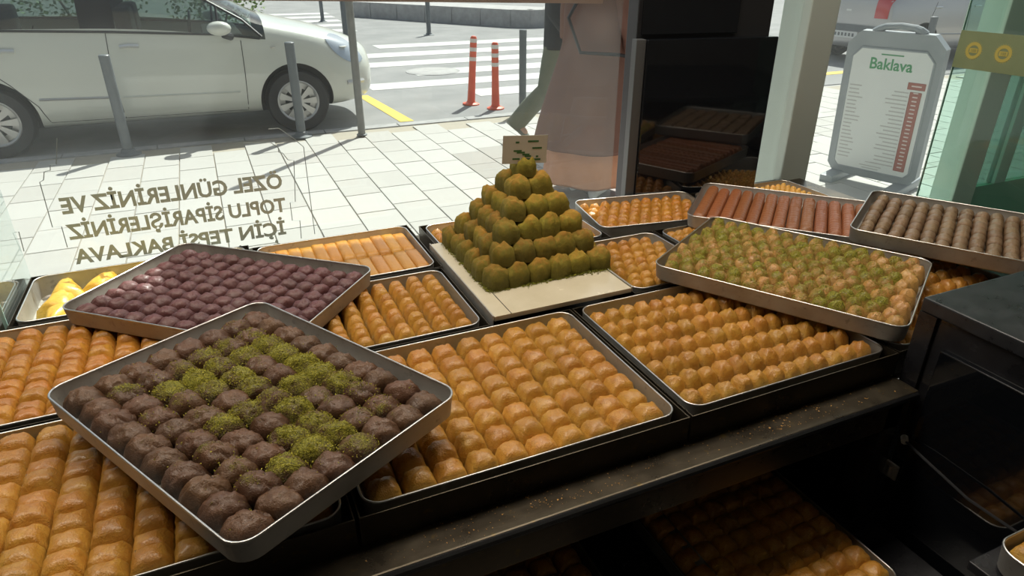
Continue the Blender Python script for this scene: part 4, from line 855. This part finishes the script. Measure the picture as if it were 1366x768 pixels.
# shrubs beyond the white car, seen through its windows
t = NT('leaf_green'); info = t.n('ObjectInfo').outputs['Random']; n = t.noise(t.tex('Object'), 6, 3)
M['leaf'] = t.pbr(Base__Color=t.ramp(n, (0.3, (0.05, 0.12, 0.015)), (0.7, (0.20, 0.30, 0.05))), Roughness=0.55)
M['stem'] = plain('bark', (0.12, 0.08, 0.05), 0.8)
def shrub(u, v, r, h, label, nl=1500):
    s_ = empty('shrub', (u, v, -0.02), 0, label, 'shrub', 'green shrubs beyond the white car'); mb = MB()
    for _ in range(nl):
        d = Vector((rnd.gauss(0, 1), rnd.gauss(0, 1), rnd.gauss(0, 1))).normalized(); q = rnd.random() ** .35; p = Vector((d.x * r * q, d.y * r * q, h * .55 + d.z * h * .45 * q)); a = Vector((rnd.gauss(0, 1), rnd.gauss(0, 1), rnd.gauss(0, .6))).normalized(); b = a.cross(Vector((rnd.gauss(0, 1), rnd.gauss(0, 1), rnd.gauss(0, 1)))).normalized(); l = rnd.uniform(.05, .09)
        mb.add([p, p + a * l * .5 + b * l * .3, p + a * l, p + a * l * .5 - b * l * .3], [(0, 1, 2, 3)])
    f = mb.build('foliage', M['leaf'], s_); f['kind'] = 'stuff'
    for a in range(4): MB().tube([(0, 0, 0), (.1 * math.cos(a * 1.6) * r, .1 * math.sin(a * 1.6) * r, h * .3), (.45 * math.cos(a * 1.6) * r, .45 * math.sin(a * 1.6) * r, h * .7)], [.03, .025, .01], 6).build('stem', M['stem'], s_)
for i, (u, v, r, h) in enumerate(((-5.6, 12.4, 1.0, 2.0), (-3.5, 12.8, 0.9, 1.9), (-1.5, 12.5, 0.95, 2.1), (0.4, 12.9, 0.8, 1.9))): shrub(u, v, r, h, 'leafy green shrub seen through the car windows, %s from the left' % ORD[i + 1])

# ================================================================== people outside
def skin(name, J, E, mat, parent, sub=2):
    ks = list(J); me = bpy.data.meshes.new(name); me.from_pydata([J[k][0] for k in ks], [(ks.index(a), ks.index(b)) for a, b in E], []); me.update()
    o = link(name, me, mat, parent); md = o.modifiers.new('k', 'SKIN'); md.use_smooth_shade = True
    sv = me.skin_vertices[0].data
    for i, k_ in enumerate(ks): r = J[k_][1]; sv[i].radius = (r, r) if not isinstance(r, tuple) else r; sv[i].use_root = i == 0
    m2 = o.modifiers.new('s', 'SUBSURF'); m2.levels = m2.render_levels = sub
    baked(o); o.data.polygons.foreach_set('use_smooth', [True] * len(o.data.polygons)); return o
M['skin'] = plain('skin', (0.55, 0.33, 0.24), 0.5); M['coat'] = worn('brown_cloth', (0.15, 0.072, 0.052), (0.18, 0.09, 0.066), 5, (0.8, 0.9), 0, 0.05, 14); M['salmon'] = worn('salmon_cloth', (0.50, 0.24, 0.14), (0.57, 0.29, 0.18), 6, (0.8, 0.9), 0, 0.05, 14); M['scarf'] = plain('pale_scarf', (0.55, 0.45, 0.38), 0.85)
M['shoe'] = plain('white_shoe', (0.72, 0.73, 0.74), 0.5); M['sole'] = plain('shoe_sole', (0.5, 0.5, 0.5), 0.7); M['bag'] = plain('black_bag', (0.02, 0.02, 0.022), 0.4); M['charcoal'] = worn('charcoal_cloth', (0.03, 0.032, 0.034), (0.045, 0.047, 0.05), 6, (0.8, 0.9)); M['olive'] = worn('olive_cloth', (0.14, 0.155, 0.11), (0.19, 0.20, 0.15), 6, (0.8, 0.9)); M['hair'] = plain('dark_hair', (0.03, 0.02, 0.015), 0.5); M['shoe2'] = worn('grey_green_shoe', (0.16, 0.17, 0.14), (0.24, 0.25, 0.2), 8)
def person(loc, rz, label, hgt, pose):
    """body facing +x of its own frame; pose gives hip, knee, ankle and arm joints"""
    root = empty('person', loc, rz, label, 'person'); s_ = hgt / 1.68
    J = {'pelvis': (Vector((0, 0, .93)), (.13, .10)), 'belly': (Vector((.01, 0, 1.05)), (.125, .095)), 'chest': (Vector((.01, 0, 1.25)), (.14, .10)), 'neck0': (Vector((0, 0, 1.40)), .055), 'neck1': (Vector((.01, 0, 1.48)), .048), 'head0': (Vector((.03, 0, 1.54)), .075), 'head1': (Vector((.02, 0, 1.62)), .082)}
    E = [('pelvis', 'belly'), ('belly', 'chest'), ('chest', 'neck0'), ('neck0', 'neck1'), ('neck1', 'head0'), ('head0', 'head1')]
    for sd_, nm in ((1, 'l'), (-1, 'r')):
        hip = Vector((0, .085 * sd_, .88)); J['hip' + nm] = (hip, .085); J['knee' + nm] = (Vector(pose['knee' + nm]), .055); J['ank' + nm] = (Vector(pose['ank' + nm]), .038); J['toe' + nm] = (Vector(pose['ank' + nm]) + Vector(pose.get('toe' + nm, (.14, 0, -.05))), .032)
        J['sho' + nm] = (Vector((0, .165 * sd_, 1.36)), .06); J['elb' + nm] = (Vector(pose['elb' + nm]), .042); J['wri' + nm] = (Vector(pose['wri' + nm]), .027)
        E += [('pelvis', 'hip' + nm), ('hip' + nm, 'knee' + nm), ('knee' + nm, 'ank' + nm), ('ank' + nm, 'toe' + nm), ('chest', 'sho' + nm), ('sho' + nm, 'elb' + nm), ('elb' + nm, 'wri' + nm)]
        w = Vector(pose['wri' + nm]); d = (w - Vector(pose['elb' + nm])).normalized(); side = Vector((1, 0, 0)) - d * d.x; side.normalize(); nrm = d.cross(side)
        J['palm' + nm] = (w + d * .055, (.030, .016)); E.append(('wri' + nm, 'palm' + nm))
        for f, (off, ln) in enumerate(((.022, .068), (.008, .076), (-.007, .070), (-.021, .055))):
            a = w + d * .085 + side * off; J['f%d%s' % (f, nm)] = (a, .0095); J['g%d%s' % (f, nm)] = (a + d * ln * .55 + nrm * .008 * sd_, .0085); J['h%d%s' % (f, nm)] = (a + d * ln * .9 + nrm * .028 * sd_, .007); E += [('palm' + nm, 'f%d%s' % (f, nm)), ('f%d%s' % (f, nm), 'g%d%s' % (f, nm)), ('g%d%s' % (f, nm), 'h%d%s' % (f, nm))]
        a = w + d * .035 + side * .034; J['t0' + nm] = (a, .011); J['t1' + nm] = (a + d * .04 + side * .018, .009); E += [('palm' + nm, 't0' + nm), ('t0' + nm, 't1' + nm)]
    bd_ = skin('body', J, E, M['skin'], root)
    hd = MB(); N = 16                                               # face: nose, lips, ears, eyes
    hd.rings([[Vector((.105 + dx_, w_ * math.cos(a * math.pi / 4), z + .006 * math.sin(a * math.pi / 4))) for a in range(8)] for z, w_, dx_ in ((1.605, .006, 0), (1.585, .010, .012), (1.568, .014, .018), (1.560, .010, .004))]).build('nose', M['skin'], root, smooth=True)
    MB().tube([(.098, -.024, 1.532), (.106, 0, 1.533), (.098, .024, 1.532)], [.003, .007, .003], 8).build('mouth', plain('lips', (.45, .16, .14), .45), root)
    for sd_ in (1, -1):
        MB().lathe([(.002, -.012), (.012, -.006), (.013, 0), (.012, .006), (.002, .012)], 12, (.088, .032 * sd_, 1.605)).build('eye', M['plate'], root, smooth=True); MB().lathe([(.001, -.005), (.006, 0), (.001, .005)], 8, (.098, .032 * sd_, 1.605)).build('pupil', M['hair'], root)
        MB().lathe([(.004, -.03), (.013, -.015), (.016, .012), (.006, .03)], 10, (.015, .085 * sd_, 1.59)).build('ear', M['skin'], root, smooth=True)
    for nm in 'lr':                                                 # shoes
        a = Vector(pose['ank' + nm]); d = Vector(pose.get('toe' + nm, (.14, 0, -.05))); d2 = Vector((d.x, d.y, d.z + .05)); dn = d2.normalized(); up_ = Vector((0, 0, 1)); sd2 = dn.cross(up_).normalized(); u2 = sd2.cross(dn).normalized(); prof = []
        for t_, w_, h_ in ((-.075, .020, .03), (-.06, .036, .075), (-.01, .042, .085), (.05, .043, .07), (.11, .047, .05), (.16, .040, .035), (.185, .02, .02)):
            c_ = a + dn * t_ - u2 * (a.z if dn.z == 0 else .07)
            prof.append([c_ + sd2 * w_ * math.cos(q * math.pi / 6) + u2 * (h_ * .5 + h_ * .5 * math.sin(q * math.pi / 6)) for q in range(12)])
        MB().rings(prof).build('shoe', pose['shoe'], root, smooth=True)
    root.scale = (s_, s_, s_); return root
def drape(name, rings, mat, parent, folds=0.0, n=40, seed=0):
    """cloth hung round the body; rings: (z, half depth x, half width y, cx, cy)"""
    out = []
    for (z, a, b, cx, cy, fo) in rings:
        out.append([(cx + a * math.cos(t) * (1 + fo * math.sin(7 * t + seed) + fo * .6 * math.sin(11 * t + 2 * seed)), cy + b * math.sin(t) * (1 + fo * math.sin(7 * t + seed)), z + .008 * fo * 10 * math.sin(5 * t)) for t in (2 * math.pi * k_ / n for k_ in range(n))])
    mb = MB().rings(out, True, False); o = link(name, mesh(name, mb.V, mb.F, True), mat, parent)
    md = o.modifiers.new('t', 'SOLIDIFY'); md.thickness = .006; m2 = o.modifiers.new('s', 'SUBSURF'); m2.levels = 1; baked(o); o.data.polygons.foreach_set('use_smooth', [True] * len(o.data.polygons)); return o
def sleeve(root, pose, nm, sho, mat, r0=.075, r1=.06):
    p0, p1, p2 = Vector(sho), Vector(pose['elb' + nm]), Vector(pose['wri' + nm]); q = [p0, p0.lerp(p1, .5), p1, p1.lerp(p2, .5), p2]
    return MB().tube(q, [r0, r0 * .95, r0 * .85, (r0 + r1) * .48, r1], 14, cap=False).build('sleeve', mat, root, smooth=True)
# woman in the long brown coat, close to the glass
ps = dict(kneel=(.03, .09, .49), kneer=(.0, -.09, .49), ankl=(.05, .10, .08), ankr=(-.08, -.10, .08), elbl=(.06, .20, 1.10), elbr=(-.02, -.28, 1.10), wril=(.22, .06, 1.02), wrir=(.16, -.22, .90), shoe=M['shoe'])
w_ = person((2.40, 4.06, 0.0), R(40), 'person in a long brown coat over a salmon skirt standing just outside the window', 1.66, ps)
drape('coat', [(.36, .33, .40, 0, 0, .035), (.50, .30, .375, 0, 0, .035), (.75, .245, .30, 0, 0, .03), (.98, .19, .225, 0, 0, .02), (1.10, .17, .20, 0, 0, .015), (1.25, .175, .215, 0, 0, .01), (1.36, .13, .20, 0, 0, .0), (1.42, .075, .085, 0, 0, 0)], M['coat'], w_, seed=1)
for nm, sy in (('l', 1), ('r', -1)): sleeve(w_, ps, nm, (0, .15 * sy, 1.37), M['coat'], .085, .075)
drape('skirt', [(.10, .27, .33, 0, 0, .05), (.25, .25, .31, 0, 0, .05), (.45, .22, .28, 0, 0, .04), (.70, .18, .2, 0, 0, .02)], M['salmon'], w_, seed=2)
drape('headscarf', [(1.38, .16, .17, 0, 0, .03), (1.46, .10, .11, 0, 0, .02), (1.54, .098, .100, -.01, 0, 0), (1.62, .108, .108, -.012, 0, 0), (1.69, .085, .085, -.005, 0, 0), (1.725, .02, .02, 0, 0, 0)], M['scarf'], w_)
M['strapm'] = M['bag']
bg_ = empty('shoulder_bag', (2.40, 4.06, 0), R(40), 'black shoulder bag hanging at the side of the brown coated person', 'bag')
MB().box(.02, .24, -.36, -.27, .72, .95, .02).build('pouch', M['bag'], bg_); MB().tube([(.06, -.33, .94), (.07, -.285, 1.12), (.04, -.25, 1.34), (-.01, -.12, 1.43), (-.12, .02, 1.40), (-.215, .10, 1.20), (-.245, .0, 1.0), (-.17, -.24, .99), (.02, -.345, .94)], .011, 6).build('strap', M['bag'], bg_)
# second person walking behind
ps2 = dict(kneel=(.18, .09, .50), kneer=(-.12, -.09, .48), ankl=(.26, .09, .08), ankr=(-.44, -.09, .19), toer=(.12, 0, -.11), elbl=(-.08, .26, 1.10), elbr=(.06, -.26, 1.10), wril=(.06, .26, .90), wrir=(.22, -.24, .93), shoe=M['shoe2'])
m_ = person((2.86, 5.30, 0.0), R(-60), 'person in a charcoal jacket and olive trousers walking behind the brown coat', 1.74, ps2)
drape('jacket', [(.82, .17, .215, 0, 0, .02), (1.0, .165, .20, 0, 0, .015), (1.25, .165, .21, 0, 0, .01), (1.37, .12, .19, 0, 0, 0), (1.43, .07, .08, 0, 0, 0)], M['charcoal'], m_)
for nm, sy in (('l', 1), ('r', -1)):
    sleeve(m_, ps2, nm, (0, .15 * sy, 1.37), M['charcoal'], .075, .05)
    MB().tube([(0, .085 * sy, .92), Vector((0, .085 * sy, .90)).lerp(Vector(ps2['knee' + nm]), .5), ps2['knee' + nm], Vector(ps2['knee' + nm]).lerp(Vector(ps2['ank' + nm]), .5), Vector(ps2['ank' + nm]) + Vector((0, 0, -.03))], [.12, .105, .085, .082, .08], 16, cap=False).build('trouser_leg', M['olive'], m_, smooth=True)
MB().lathe([(.06, -.02), (.098, .02), (.103, .08), (.08, .14), (.02, .165)], 16, (-.002, 0, 1.56)).build('hair', M['hair'], m_, smooth=True)
